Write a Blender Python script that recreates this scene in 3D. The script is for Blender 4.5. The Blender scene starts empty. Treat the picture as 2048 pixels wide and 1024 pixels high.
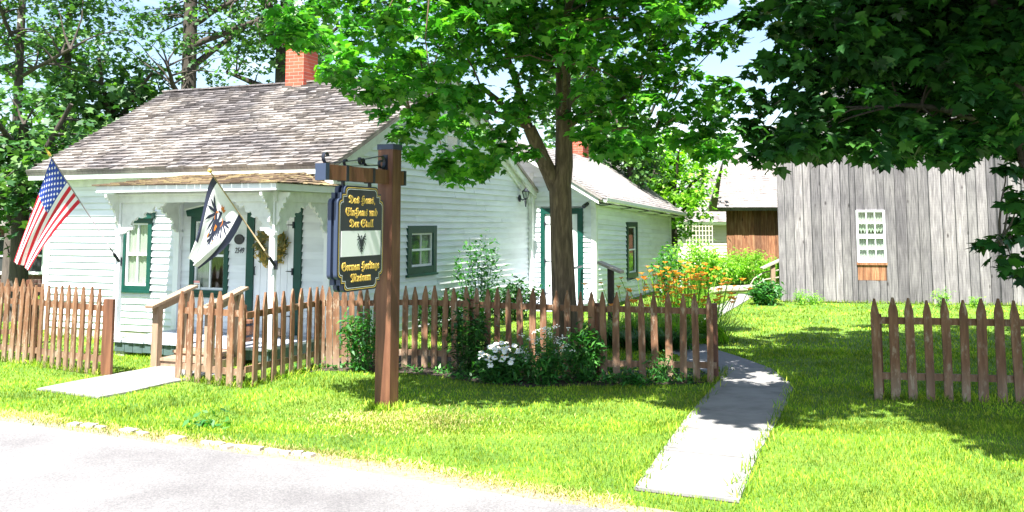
import bpy, math, random
import numpy as np
from mathutils import Vector, Matrix
from bpy import data as D
random.seed(7); rng = np.random.default_rng(11)
SC = bpy.context.scene; COL = SC.collection
R = math.radians
# ---------------------------------------------------------------- camera, sky, sun, exposure
F_PX, CX, CY, PIT, CAMH = 1843., 1024., 260., .0991, 1.9
cd = D.cameras.new('camera'); cam = D.objects.new('camera', cd); COL.objects.link(cam)
cd.sensor_width = 36; cd.lens = 36*F_PX/2048; cd.shift_y = -(512-CY)/2048
cd.clip_start = .1; cd.clip_end = 3000
cam.location = (0, 0, CAMH); cam.rotation_euler = (math.pi/2+PIT, 0, 0); SC.camera = cam
SUN_EL, SUN_HEAD = 60, 16
w = D.worlds.new('World'); SC.world = w; w.use_nodes = True
nt = w.node_tree; bg = nt.nodes['Background']
sky = nt.nodes.new('ShaderNodeTexSky'); sky.sky_type = 'NISHITA'; sky.sun_disc = False
sky.sun_elevation = R(SUN_EL); sky.sun_rotation = R(180+SUN_HEAD); sky.air_density = 1.0; sky.dust_density = 1.0
tc = nt.nodes.new('ShaderNodeTexCoord'); ns = nt.nodes.new('ShaderNodeTexNoise'); ns.inputs['Scale'].default_value = 2.6
ns.inputs['Detail'].default_value = 6
mp = nt.nodes.new('ShaderNodeMapping'); mp.inputs['Scale'].default_value = (1, 1, 2.6); mp.inputs['Location'].default_value = (.35, .1, 0)
nt.links.new(tc.outputs['Generated'], mp.inputs['Vector']); nt.links.new(mp.outputs[0], ns.inputs['Vector'])
cr = nt.nodes.new('ShaderNodeValToRGB'); cr.color_ramp.elements[0].position = .52; cr.color_ramp.elements[1].position = .70
nt.links.new(ns.outputs['Fac'], cr.inputs[0])
mx = nt.nodes.new('ShaderNodeMix'); mx.data_type = 'RGBA'; mx.inputs['B'].default_value = (7.5, 7.8, 8.2, 1)
nt.links.new(cr.outputs[0], mx.inputs['Factor']); nt.links.new(sky.outputs[0], mx.inputs['A']); nt.links.new(mx.outputs['Result'], bg.inputs[0])
bg.inputs[1].default_value = .07
sl = D.lights.new('sun', 'SUN'); so = D.objects.new('sun', sl); COL.objects.link(so)
sl.energy = 5.0; sl.angle = R(.5); sl.color = (1, .965, .9)
so.rotation_euler = (R(90-SUN_EL), 0, R(-SUN_HEAD)); so.location = (0, 0, 30)
SC.view_settings.view_transform = 'Standard'; SC.view_settings.look = 'None'
SC.view_settings.exposure = 1.95; SC.view_settings.gamma = 1

# ---------------------------------------------------------------- helpers
cp, sp = math.cos(PIT), math.sin(PIT)
def ray(px, py):
    u = (px-CX)/F_PX; v = (CY-py)/F_PX
    return Vector((u, cp-v*sp, sp+v*cp))
def gz(px, py, z=0.):
    r = ray(px, py); t = (z-CAMH)/r.z; return Vector((0, 0, CAMH))+r*t
def at(px, py, d):
    r = ray(px, py); return Vector((0, 0, CAMH))+r*(d/r.y)

ORIG = {}
def frame_of(o):
    while o.parent: o = o.parent
    return ORIG.get(o.name, Vector((0, 0, 0)))
class MB:
    def __init__(s): s.v = []; s.f = []; s.m = []
    def add(s, vs, fs, m=0):
        b = len(s.v); s.v += [tuple(p) for p in vs]
        for f in fs: s.f.append([i+b for i in f]); s.m.append(m)
    def hexa(s, p, m=0):   # 8 points, bottom ring then top ring
        s.add(p, [(3, 2, 1, 0), (4, 5, 6, 7), (0, 1, 5, 4), (1, 2, 6, 5), (2, 3, 7, 6), (3, 0, 4, 7)], m)
    def box(s, a, b, m=0):
        x0, y0, z0 = a; x1, y1, z1 = b
        s.hexa([(x0, y0, z0), (x1, y0, z0), (x1, y1, z0), (x0, y1, z0), (x0, y0, z1), (x1, y0, z1), (x1, y1, z1), (x0, y1, z1)], m)
    def obox(s, c, hx, hy, hz, m=0):
        c = Vector(c); hx = Vector(hx); hy = Vector(hy); hz = Vector(hz)
        s.hexa([c-hx-hy-hz, c+hx-hy-hz, c+hx+hy-hz, c-hx+hy-hz, c-hx-hy+hz, c+hx-hy+hz, c+hx+hy+hz, c-hx+hy+hz], m)
    def bar(s, p, q, wx, wz, side=None, m=0):  # rectangular bar from p to q
        p = Vector(p); q = Vector(q); d = (q-p).normalized()
        up = Vector((0, 0, 1)) if abs(d.z) < .9 else Vector((0, 1, 0))
        sx = (side.copy() if side else d.cross(up)).normalized(); sz = sx.cross(d).normalized()
        s.obox((p+q)/2, (q-p)/2, sx*wx/2, sz*wz/2, m)
    def tube(s, pts, rs, n=8, m=0, cap=True):
        pts = [Vector(p) for p in pts]
        if not hasattr(rs, '__len__'): rs = [rs]*len(pts)
        base = len(s.v); ref = None
        for i, p in enumerate(pts):
            d = (pts[min(i+1, len(pts)-1)]-pts[max(i-1, 0)]).normalized()
            if ref is None: ref = Vector((1, 0, 0)) if abs(d.x) < .8 else Vector((0, 1, 0))
            a = d.cross(ref).normalized(); b = d.cross(a).normalized(); ref = b.cross(d)*-1 if False else ref
            for k in range(n):
                t = 2*math.pi*k/n; s.v.append(tuple(p+a*(rs[i]*math.cos(t))+b*(rs[i]*math.sin(t))))
        for i in range(len(pts)-1):
            for k in range(n):
                s.f.append([base+i*n+k, base+i*n+(k+1) % n, base+(i+1)*n+(k+1) % n, base+(i+1)*n+k]); s.m.append(m)
        if cap:
            s.f.append([base+k for k in range(n)]); s.m.append(m)
            s.f.append([base+(len(pts)-1)*n+k for k in reversed(range(n))]); s.m.append(m)
    def prism(s, poly, fn, t0, t1, m=0):  # poly in (u,v); fn(u,v,t)->point
        n = len(poly); vs = [fn(u, v, t0) for u, v in poly]+[fn(u, v, t1) for u, v in poly]
        s.add(vs, [list(reversed(range(n))), list(range(n, 2*n))]+[(i, (i+1) % n, n+(i+1) % n, n+i) for i in range(n)], m)
    def ball(s, c, r, sc=(1, 1, 1), n=8, m=0):
        c = Vector(c); vs = []; fs = []
        for i in range(n+1):
            a = math.pi*i/n
            for k in range(2*n):
                t = math.pi*k/n
                vs.append((c.x+r*sc[0]*math.sin(a)*math.cos(t), c.y+r*sc[1]*math.sin(a)*math.sin(t), c.z+r*sc[2]*math.cos(a)))
        for i in range(n):
            for k in range(2*n):
                fs.append((i*2*n+k, (i+1)*2*n+k, (i+1)*2*n+(k+1) % (2*n), i*2*n+(k+1) % (2*n)))
        s.add(vs, fs, m)
    def build(s, name, mats, parent=None, smooth=False, loc=None):
        me = D.meshes.new(name); o = D.objects.new(name, me); COL.objects.link(o)
        if parent is not None: o.parent = parent; off = frame_of(parent)
        elif loc is not None: off = Vector(loc); o.location = off; ORIG[o.name] = off
        else: off = Vector((0, 0, 0))
        v = np.array(s.v, dtype=float)-np.array(off)
        me.from_pydata(v.tolist(), [], s.f)
        if not isinstance(mats, (list, tuple)): mats = [mats]
        for x in mats: me.materials.append(x)
        if len(mats) > 1: me.polygons.foreach_set('material_index', s.m)
        if smooth: me.polygons.foreach_set('use_smooth', [True]*len(s.f))
        me.validate(); me.update(); return o
def tag(o, label=None, cat=None, group=None, kind=None):
    if label: o['label'] = label
    if cat: o['category'] = cat
    if group: o['group'] = group
    if kind: o['kind'] = kind
    return o
def thing(name, loc, label, cat, group=None, rotz=0, local=False):
    o = D.objects.new(name, None); COL.objects.link(o); o.location = loc; o.rotation_euler = (0, 0, rotz); o.empty_display_size = .1
    ORIG[o.name] = Vector((0, 0, 0)) if local else Vector(loc)
    return tag(o, label, cat, group)
def bulk(name, V, Fc, mat, parent=None, loc=None):   # numpy verts (n,3), faces (m,k)
    me = D.meshes.new(name); o = D.objects.new(name, me); COL.objects.link(o)
    off = frame_of(parent) if parent is not None else Vector(loc or (0, 0, 0))
    if parent is not None: o.parent = parent
    else: o.location = off
    V = V-np.array(off); k = Fc.shape[1]
    me.vertices.add(len(V)); me.vertices.foreach_set('co', V.astype(np.float32).ravel())
    me.loops.add(Fc.size); me.loops.foreach_set('vertex_index', Fc.astype(np.int32).ravel())
    me.polygons.add(len(Fc)); me.polygons.foreach_set('loop_start', np.arange(0, Fc.size, k, dtype=np.int32))
    me.polygons.foreach_set('loop_total', np.full(len(Fc), k, dtype=np.int32))
    me.materials.append(mat); me.update(calc_edges=True); return o

# ---------------------------------------------------------------- materials
def node_mat(name):
    m = D.materials.new(name); m.use_nodes = True; return m, m.node_tree, m.node_tree.nodes['Principled BSDF']
def ramp(t, stops):
    r = t.nodes.new('ShaderNodeValToRGB'); e = r.color_ramp.elements
    e[0].position = stops[0][0]; e[0].color = (*stops[0][1], 1); e[1].position = stops[-1][0]; e[1].color = (*stops[-1][1], 1)
    for p, c in stops[1:-1]:
        x = e.new(p); x.color = (*c, 1)
    return r
def noise(t, scale, stretch=(1, 1, 1), detail=4, coord='Object', rough=.55, dist=0):
    c = t.nodes.new('ShaderNodeTexCoord'); mp = t.nodes.new('ShaderNodeMapping'); mp.inputs['Scale'].default_value = stretch
    n = t.nodes.new('ShaderNodeTexNoise'); n.inputs['Scale'].default_value = scale; n.inputs['Detail'].default_value = detail
    n.inputs['Roughness'].default_value = rough; n.inputs['Distortion'].default_value = dist
    t.links.new(c.outputs[coord], mp.inputs[0]); t.links.new(mp.outputs[0], n.inputs['Vector']); return n
def mixc(t, fac, a, b, mode='MIX'):
    m = t.nodes.new('ShaderNodeMix'); m.data_type = 'RGBA'; m.blend_type = mode
    for k, v in (('Factor', fac), ('A', a), ('B', b)):
        if isinstance(v, (int, float)): m.inputs[k].default_value = v
        elif isinstance(v, tuple): m.inputs[k].default_value = (*v, 1)
        else: t.links.new(v, m.inputs[k])
    return m.outputs['Result']
def mul(c, k): return tuple(x*k for x in c)
def plain(name, col, rough=.7, var=.18, scale=6., stretch=(1, 1, 1), bump=.15, island=.0, metal=0, spec=.5, col2=None):
    m, t, b = node_mat(name)
    n = noise(t, scale, stretch, 6)
    r = ramp(t, [(.28, mul(col, 1-var)), (.5, col), (.75, col2 or mul(col, 1+var*.6))])
    t.links.new(n.outputs['Fac'], r.inputs[0]); out = r.outputs[0]
    if island:
        g = t.nodes.new('ShaderNodeNewGeometry'); h = ramp(t, [(0, (1-island,)*3), (1, (1+island*.5,)*3)])
        t.links.new(g.outputs['Random Per Island'], h.inputs[0]); out = mixc(t, 1., out, h.outputs[0], 'MULTIPLY')
    t.links.new(out, b.inputs['Base Color']); b.inputs['Roughness'].default_value = rough; b.inputs['Metallic'].default_value = metal
    b.inputs['Specular IOR Level'].default_value = spec
    if bump:
        bp = t.nodes.new('ShaderNodeBump'); bp.inputs['Strength'].default_value = bump; bp.inputs['Distance'].default_value = .02
        t.links.new(n.outputs['Fac'], bp.inputs['Height']); t.links.new(bp.outputs[0], b.inputs['Normal'])
    return m
def leafmat(name, c0, c1, c2, trans=.35, rough=.42, spec=.5, nsc=.9, amp=.25):
    m, t, b = node_mat(name); g = t.nodes.new('ShaderNodeNewGeometry')
    r = ramp(t, [(0, c0), (.55, c1), (1, c2)]); t.links.new(g.outputs['Random Per Island'], r.inputs[0])
    n = noise(t, nsc, detail=2+2*(amp > .3)); nr = ramp(t, [(.35, (1-amp,)*3), (.65, (1+amp,)*3)]); t.links.new(n.outputs['Fac'], nr.inputs[0])
    c = mixc(t, 1., r.outputs[0], nr.outputs[0], 'MULTIPLY')
    t.links.new(c, b.inputs['Base Color']); b.inputs['Roughness'].default_value = rough; b.inputs['Specular IOR Level'].default_value = spec
    tr = t.nodes.new('ShaderNodeBsdfTranslucent'); tc_ = mixc(t, 1., c, (1.5, 1.9, .6), 'MULTIPLY'); t.links.new(tc_, tr.inputs[0])
    mxs = t.nodes.new('ShaderNodeMixShader'); mxs.inputs[0].default_value = trans
    t.links.new(b.outputs[0], mxs.inputs[1]); t.links.new(tr.outputs[0], mxs.inputs[2])
    t.links.new(mxs.outputs[0], t.nodes['Material Output'].inputs[0]); return m
M = {}
M['white'] = plain('white_paint', (.74, .77, .79), .55, .10, 3., (1, 1, 1), .1)
M['siding'] = plain('white_siding_paint', (.72, .76, .785), .6, .13, 2.2, (.7, .7, 3), .12, island=.10)
M['trim'] = plain('weathered_white_trim', (.66, .69, .66), .6, .16, 9., (1, 1, 1), .2)
M['green'] = plain('dark_green_trim', (.003, .055, .04), .4, .25, 8., (1, 1, 1), .15, spec=.4)
M['found'] = plain('foundation_skirt', (.42, .43, .34), .8, .2, 7., bump=.3)
M['deckpaint'] = plain('blue_grey_deck_paint', (.40, .43, .50), .55, .15, 8., bump=.2)
M['deckside'] = plain('dark_slate_green_paint', (.07, .11, .11), .6, .2, 8., bump=.2, island=.15)
M['concrete'] = plain('pale_concrete', (.235, .228, .222), .9, .35, 3.2, (1, 1, 1), .4)
M['cinder'] = plain('cinder_block', (.42, .43, .42), .9, .15, 14., bump=.5)
M['iron'] = plain('black_iron', (.02, .024, .035), .38, .2, 9., bump=.1, metal=.3)
M['black'] = plain('black_board_paint', (.010, .016, .028), .35, .2, 3., bump=.05)
M['navy'] = plain('sign_edge_paint', (.03, .045, .085), .45, .1, 3., bump=.05)
M['gold'] = plain('gold_paint', (.72, .48, .10), .35, .12, 9., bump=.05)
M['signwhite'] = plain('sign_white', (.78, .80, .80), .5, .04, 3., bump=.0)
M['red'] = plain('flag_red', (.55, .012, .03), .7, .12, 30., bump=.1)
M['flagwhite'] = plain('flag_white', (.78, .78, .8), .75, .06, 20., bump=.1)
M['blue'] = plain('flag_blue', (.012, .05, .33), .7, .15, 30., bump=.1)
M['flagblack'] = plain('flag_black', (.015, .02, .045), .6, .15, 30., bump=.1)
M['orange'] = plain('eagle_gold', (.55, .16, .02), .6, .2, 20., bump=0)
M['pole'] = plain('varnished_pole', (.45, .33, .2), .4, .2, 9., (1, 1, 1), .1)
M['polegrey'] = plain('grey_metal_pole', (.28, .25, .27), .4, .2, 9., bump=.1)
M['cedar'] = plain('raw_deck_lumber', (.31, .215, .145), .75, .28, 5., (6, 6, .7), .3, island=.12)
M['curtain'] = plain('curtain_cloth', (.55, .56, .5), .9, .18, 3., (14, 14, .6), .3)
M['curtaindark'] = plain('dim_room_items', (.10, .10, .09), .9, .6, 3.5, (3, 3, 1.4), .1, col2=(.26, .24, .2))
M['room'] = plain('dark_room', (.025, .03, .032), .9, .5, 3., bump=0)
M['soil'] = plain('soil', (.05, .036, .026), .95, .4, 14., bump=.8)
M['gravel'] = plain('gravel_shoulder', (.25, .20, .14), .95, .4, 22., bump=.8)
M['tan'] = plain('dry_curb_stone', (.42, .38, .32), .9, .2, 12., bump=.5)
M['bark'] = plain('maple_bark', (.12, .085, .05), .9, .55, 9., (3.2, 3.2, .5), 1.0, col2=(.23, .17, .10))
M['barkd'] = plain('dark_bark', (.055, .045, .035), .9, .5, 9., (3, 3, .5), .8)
M['woodbrown'] = plain('brown_post_stain', (.14, .055, .028), .6, .45, 3., (5, 5, .5), .3, col2=(.24, .11, .055))
M['plaque'] = plain('dark_plaque', (.03, .03, .035), .4, .2, 9., bump=.1)
M['asphalt'] = plain('patched_asphalt', (.19, .19, .20), .9, .2, 12., bump=.4)
M['pink'] = plain('warning_sticker', (.8, .35, .33), .6, .05, 9., bump=0)
M['beige'] = plain('beige_siding', (.58, .55, .43), .7, .1, 3., (.5, .5, 5), .1)
M['log'] = plain('grey_log', (.36, .33, .27), .85, .3, 5., (1, 6, 6), .4)
M['petal'] = leafmat('orange_petal', (.75, .16, .02), (.85, .26, .03), (.9, .42, .06), .3)
M['daisy'] = plain('white_petal', (.8, .8, .78), .7, .05, 9., bump=0)
M['yellow'] = plain('yellow_centre', (.7, .5, .05), .7, .1, 9., bump=0)
M['rock'] = plain('pale_pink_rock', (.62, .54, .52), .85, .25, 5., bump=.6)
M['maple'] = leafmat('maple_leaf', (.022, .11, .012), (.055, .22, .022), (.17, .38, .04), .42, .36)
M['mapledark'] = leafmat('dark_maple_leaf', (.008, .045, .008), (.018, .085, .012), (.05, .16, .02), .22, .45)  # maple leaf darkened for the right crown's shaded underside; also colours dark bushes
M['bgleaf'] = leafmat('background_leaf', (.022, .075, .025), (.05, .135, .035), (.13, .25, .05), .3, .5)
M['limeleaf'] = leafmat('lime_leaf', (.10, .26, .02), (.18, .38, .03), (.30, .50, .05), .4, .5)
M['shrub'] = leafmat('shrub_leaf', (.02, .10, .02), (.04, .17, .03), (.10, .28, .05), .3, .45)
M['lily'] = leafmat('daylily_blade', (.10, .24, .02), (.20, .38, .03), (.38, .52, .06), .4, .5)
M['wreathleaf'] = leafmat('wreath_leaf', (.05, .09, .03), (.16, .14, .03), (.42, .26, .04), .2, .6)
M['grassblade'] = leafmat('grass_blade', (.08, .19, .012), (.19, .30, .016), (.42, .46, .05), .3, .6, .3, 1.3, .42)

def wood_fence():
    m, t, b = node_mat('flaking_red_brown_stain')
    n = noise(t, 5, (5, 5, .55), 6); r = ramp(t, [(.3, (.095, .042, .019)), (.52, (.18, .083, .04)), (.75, (.28, .15, .08))]); t.links.new(n.outputs['Fac'], r.inputs[0])
    n2 = noise(t, 9, (2.2, 2.2, .8), 8, rough=.7); r2 = ramp(t, [(.53, (0, 0, 0)), (.62, (1, 1, 1))]); t.links.new(n2.outputs['Fac'], r2.inputs[0])
    tcx = t.nodes.new('ShaderNodeTexCoord'); sx = t.nodes.new('ShaderNodeSeparateXYZ'); t.links.new(tcx.outputs['Object'], sx.inputs[0])
    zr = ramp(t, [(.05, (.75, .75, .75)), (.40, (0, 0, 0))]); t.links.new(sx.outputs['Z'], zr.inputs[0])
    f = mixc(t, 1., r2.outputs[0], zr.outputs[0], 'ADD'); f2 = mixc(t, 1., f, (.8, .8, .8), 'MULTIPLY')
    n3 = noise(t, 1.7, (2, 2, .4), 2); r3 = ramp(t, [(.40, (.35, .35, .35)), (.6, (1, 1, 1))]); t.links.new(n3.outputs['Fac'], r3.inputs[0])
    f3 = mixc(t, 1., f2, r3.outputs[0], 'MULTIPLY')
    c = mixc(t, f3, r.outputs[0], (.34, .26, .185))
    t.links.new(c, b.inputs['Base Color']); b.inputs['Roughness'].default_value = .75
    bp = t.nodes.new('ShaderNodeBump'); bp.inputs['Strength'].default_value = .4; bp.inputs['Distance'].default_value = .01
    t.links.new(n.outputs['Fac'], bp.inputs['Height']); t.links.new(bp.outputs[0], b.inputs['Normal']); return m
M['fence'] = wood_fence()
def barnwood(name, a, bcol, c3, knots=True):
    m, t, b = node_mat(name)
    g = t.nodes.new('ShaderNodeNewGeometry'); isl = ramp(t, [(0, (.60, .59, .62)), (.5, (1., 1., 1.)), (1, (1.3, 1.28, 1.28))]); t.links.new(g.outputs['Random Per Island'], isl.inputs[0])
    n = noise(t, 6, (5, 5, .35), 8, rough=.65, dist=.4); r = ramp(t, [(.3, a), (.5, bcol), (.72, c3)]); t.links.new(n.outputs['Fac'], r.inputs[0])
    c = mixc(t, 1., r.outputs[0], isl.outputs[0], 'MULTIPLY')
    wv = t.nodes.new('ShaderNodeTexWave'); wv.wave_type = 'BANDS'; wv.bands_direction = 'Z'; wv.inputs['Scale'].default_value = 9; wv.inputs['Distortion'].default_value = 3.5; wv.inputs['Detail'].default_value = 2
    tcx = t.nodes.new('ShaderNodeTexCoord'); t.links.new(tcx.outputs['Object'], wv.inputs['Vector'])
    wr = ramp(t, [(0, (.86, .86, .86)), (1, (1.06, 1.06, 1.06))]); t.links.new(wv.outputs['Fac'], wr.inputs[0]); c = mixc(t, .7, c, mixc(t, 1., c, wr.outputs[0], 'MULTIPLY'))
    big = noise(t, 1.1, (1, 1, .6), 4); br = ramp(t, [(.35, (.72, .72, .76)), (.6, (1.05, 1.05, 1.05))]); t.links.new(big.outputs['Fac'], br.inputs[0]); c = mixc(t, 1., c, br.outputs[0], 'MULTIPLY')
    if knots:
        vo = t.nodes.new('ShaderNodeTexVoronoi'); mpn = t.nodes.new('ShaderNodeMapping'); mpn.inputs['Scale'].default_value = (4.2, 4.2, 2.0)
        t.links.new(tcx.outputs['Object'], mpn.inputs[0]); t.links.new(mpn.outputs[0], vo.inputs['Vector']); vo.inputs['Scale'].default_value = 1
        kr = ramp(t, [(.035, (.22, .2, .2)), (.085, (.6, .58, .58)), (.13, (1, 1, 1))]); t.links.new(vo.outputs['Distance'], kr.inputs[0]); c = mixc(t, 1., c, kr.outputs[0], 'MULTIPLY')
    t.links.new(c, b.inputs['Base Color']); b.inputs['Roughness'].default_value = .85
    bp = t.nodes.new('ShaderNodeBump'); bp.inputs['Strength'].default_value = .5; bp.inputs['Distance'].default_value = .012
    t.links.new(n.outputs['Fac'], bp.inputs['Height']); t.links.new(bp.outputs[0], b.inputs['Normal']); return m
M['barn'] = barnwood('weathered_grey_planks', (.075, .068, .070), (.175, .163, .167), (.30, .282, .28))
M['shed'] = barnwood('brown_rough_planks', (.09, .032, .016), (.22, .095, .045), (.40, .24, .13))
def shingle(name, a, b_, c_, patch=(.62, .58, .6)):
    m, t, b = node_mat(name)
    g = t.nodes.new('ShaderNodeNewGeometry'); r = ramp(t, [(0, a), (.5, b_), (1, c_)]); t.links.new(g.outputs['Random Per Island'], r.inputs[0])
    n = noise(t, 7, (4, 1, 1), 5); nr = ramp(t, [(.3, (.7, .7, .7)), (.65, (1.1, 1.1, 1.1))]); t.links.new(n.outputs['Fac'], nr.inputs[0])
    c = mixc(t, 1., r.outputs[0], nr.outputs[0], 'MULTIPLY')
    n2 = noise(t, 1.0, (1, 1, 1), 3); r2 = ramp(t, [(.4, patch), (.6, (1, 1, 1))]); t.links.new(n2.outputs['Fac'], r2.inputs[0])
    c = mixc(t, 1., c, r2.outputs[0], 'MULTIPLY'); t.links.new(c, b.inputs['Base Color']); b.inputs['Roughness'].default_value = .9; return m
M['shingle'] = shingle('wood_shingle', (.18, .155, .138), (.26, .232, .21), (.34, .315, .295), (.55, .55, .60))
M['shingle2'] = shingle('pale_annex_shingle', (.20, .18, .172), (.26, .238, .226), (.33, .305, .292), (.85, .84, .86))
M['shinglemoss'] = shingle('mossy_porch_shingle', (.08, .05, .03), (.20, .14, .085), (.33, .27, .13))
def brick(name, c1, c2, mort, scale=9.):
    m, t, b = node_mat(name); tcx = t.nodes.new('ShaderNodeTexCoord'); mpn = t.nodes.new('ShaderNodeMapping'); mpn.inputs['Rotation'].default_value = (R(90), 0, 0)
    bt = t.nodes.new('ShaderNodeTexBrick'); bt.inputs['Color1'].default_value = (*c1, 1); bt.inputs['Color2'].default_value = (*c2, 1); bt.inputs['Mortar'].default_value = (*mort, 1)
    bt.inputs['Scale'].default_value = scale; bt.inputs['Mortar Size'].default_value = .03; bt.inputs['Brick Width'].default_value = 1.9; bt.inputs['Row Height'].default_value = .62
    t.links.new(tcx.outputs['Object'], mpn.inputs[0]); t.links.new(mpn.outputs[0], bt.inputs['Vector']); t.links.new(bt.outputs['Color'], b.inputs['Base Color']); b.inputs['Roughness'].default_value = .9; return m
M['brick'] = brick('orange_red_brick', (.50, .10, .05), (.36, .06, .035), (.42, .30, .24))
M['brickdark'] = brick('dark_brick', (.12, .05, .04), (.08, .035, .03), (.18, .15, .13), 6)
def glass():
    m, t, b = node_mat('window_glass'); tr = t.nodes.new('ShaderNodeBsdfTransparent'); tr.inputs[0].default_value = (.86, .9, .88, 1)
    gl = t.nodes.new('ShaderNodeBsdfGlossy'); gl.inputs['Roughness'].default_value = .03; lw = t.nodes.new('ShaderNodeLayerWeight'); lw.inputs[0].default_value = .5
    pw = t.nodes.new('ShaderNodeMath'); pw.operation = 'POWER'; t.links.new(lw.outputs['Facing'], pw.inputs[0]); pw.inputs[1].default_value = 3.
    fr_ = t.nodes.new('ShaderNodeMath'); fr_.operation = 'MULTIPLY_ADD'; t.links.new(pw.outputs[0], fr_.inputs[0]); fr_.inputs[1].default_value = .55; fr_.inputs[2].default_value = .06
    ms = t.nodes.new('ShaderNodeMixShader'); t.links.new(fr_.outputs[0], ms.inputs[0]); t.links.new(tr.outputs[0], ms.inputs[1]); t.links.new(gl.outputs[0], ms.inputs[2])
    t.links.new(ms.outputs[0], t.nodes['Material Output'].inputs[0]); return m
M['glass'] = glass()
def lawn():
    m, t, b = node_mat('lawn_soil_and_thatch'); n = noise(t, .55, detail=5); r = ramp(t, [(.3, (.06, .14, .012)), (.52, (.11, .21, .016)), (.75, (.20, .27, .03))]); t.links.new(n.outputs['Fac'], r.inputs[0])
    n2 = noise(t, 28, detail=4, rough=.7); r2 = ramp(t, [(.3, (.5, .5, .45)), (.7, (1.3, 1.3, 1.2))]); t.links.new(n2.outputs['Fac'], r2.inputs[0])
    c = mixc(t, 1., r.outputs[0], r2.outputs[0], 'MULTIPLY'); t.links.new(c, b.inputs['Base Color']); b.inputs['Roughness'].default_value = .95
    bp = t.nodes.new('ShaderNodeBump'); bp.inputs['Strength'].default_value = .6; bp.inputs['Distance'].default_value = .03
    t.links.new(n2.outputs['Fac'], bp.inputs['Height']); t.links.new(bp.outputs[0], b.inputs['Normal']); return m
M['lawn'] = lawn()
def roadmat():
    m, t, b = node_mat('pale_worn_road'); n = noise(t, 60, detail=3, rough=.8); r = ramp(t, [(.35, (.13, .128, .13)), (.6, (.225, .218, .22)), (.8, (.33, .32, .32))]); t.links.new(n.outputs['Fac'], r.inputs[0])
    n2 = noise(t, .7, (1, 1, 1), 5); r2 = ramp(t, [(.35, (.68, .67, .68)), (.6, (1.05, 1.05, 1.05))]); t.links.new(n2.outputs['Fac'], r2.inputs[0])
    c = mixc(t, 1., r.outputs[0], r2.outputs[0], 'MULTIPLY'); t.links.new(c, b.inputs['Base Color']); b.inputs['Roughness'].default_value = .95
    bp = t.nodes.new('ShaderNodeBump'); bp.inputs['Strength'].default_value = .5; bp.inputs['Distance'].default_value = .01
    t.links.new(n.outputs['Fac'], bp.inputs['Height']); t.links.new(bp.outputs[0], b.inputs['Normal']); return m
M['road'] = roadmat()

# ---------------------------------------------------------------- ground, road, paths
def sheet(name, pts, z, mat, label, kind='structure'):
    mb = MB(); mb.add([(p[0], p[1], z) for p in pts], [list(range(len(pts)))])
    return tag(mb.build(name, mat), label, None, None, kind)
mb = MB(); mb.add([(-700, -300, 0), (700, -300, 0), (700, 1200, 0), (-700, 1200, 0)], [(0, 1, 2, 3)])
tag(mb.build('ground', M['lawn']), 'bright green lawn around the white house', kind='structure')
road_edge = [gz(x, y) for x, y in ((0, 844), (70, 853), (150, 866), (330, 890), (470, 908), (640, 932), (800, 958), (960, 985), (1120, 1010), (1250, 1026))]
e0 = road_edge[0]-(road_edge[2]-road_edge[0])*14; e1 = road_edge[-1]+(road_edge[-1]-road_edge[-4])*9
def jag(pts, n, amp):
    out = []
    for a, b in zip(pts[:-1], pts[1:]):
        for k in range(n):
            p = a.lerp(b, k/n); d = (b-a).normalized(); out.append(p+Vector((-d.y, d.x, 0))*random.uniform(-amp, amp))
    return out+[pts[-1]]
redge = [e0]+jag(road_edge, 8, .012)+[e1]
sheet('road', redge+[Vector((60, -60, 0)), Vector((-60, -60, 0))], .012, M['road'], 'pale sun bleached road in the foreground')
sh_up = [(0, 828), (70, 835), (135, 846), (240, 862), (330, 874), (470, 890), (640, 906), (800, 930), (960, 962), (1120, 990), (1250, 1010)]
shp = [gz(x, y) for x, y in sh_up]
sheet('gravel_shoulder', [e0+Vector((-.05, .14, 0))]+jag(shp, 9, .045)+[e1+Vector((.05, .14, 0))]+list(reversed([p+Vector((0, -.05, 0)) for p in redge])), .006, M['gravel'], 'strip of tan gravel and dry soil beside the road')
# remains of the old kerb stones
mb = MB(); cpts = [gz(x, y) for x, y in ((138, 852), (215, 860), (300, 872), (400, 888), (470, 898), (560, 908), (630, 915))]
for a, b in zip(cpts[:-1], cpts[1:]):
    L = (b-a).length; n = max(1, int(L/.35))
    for k in range(n*3):
        if random.random() < .25: continue
        p, q = a.lerp(b, (k+random.uniform(.0, .2))/n/3), a.lerp(b, (k+random.uniform(.75, 1))/n/3); o_ = Vector((0, random.uniform(-.02, .02), .008)); p += o_; q += o_; mb.bar(p+Vector((0, 0, .008)), q+Vector((0, random.uniform(-.02, .02), .008)), random.uniform(.04, .10), .03)
tag(mb.build('kerb', M['tan']), 'broken line of pale kerb stones in the grass edge', kind='structure')
def slabs(name, left, right, z, mat, label, joints, gap=.013):
    sheet(name+'_bed', [p+Vector((0, 0, 0)) for p in left]+list(reversed(right)), .004, M['soil'], 'soil showing in the joints of the '+label)
    # quad strips between matched left/right polylines, split at joints (0..n-1 positions)
    mb = MB()
    def pt(poly, s):
        i = min(int(s), len(poly)-2); return poly[i].lerp(poly[i+1], s-i)
    for a, b in zip(joints[:-1], joints[1:]):
        ss = [a+gap]+[k for k in range(int(a)+1, int(math.ceil(b))) if a < k < b]+[b-gap]
        P = [pt(left, s) for s in ss]; Q = [pt(right, s) for s in ss]
        poly = P+list(reversed(Q))
        mb.prism([(p.x, p.y) for p in poly], lambda u, v, t: (u, v, t), -.05, z)
    o = mb.build(name, mat); return tag(o, label, kind='structure')
pl = [gz(x, y) for x, y in ((1268, 982), (1325, 903), (1368, 845), (1405, 800), (1440, 762), (1448, 742))]
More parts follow.
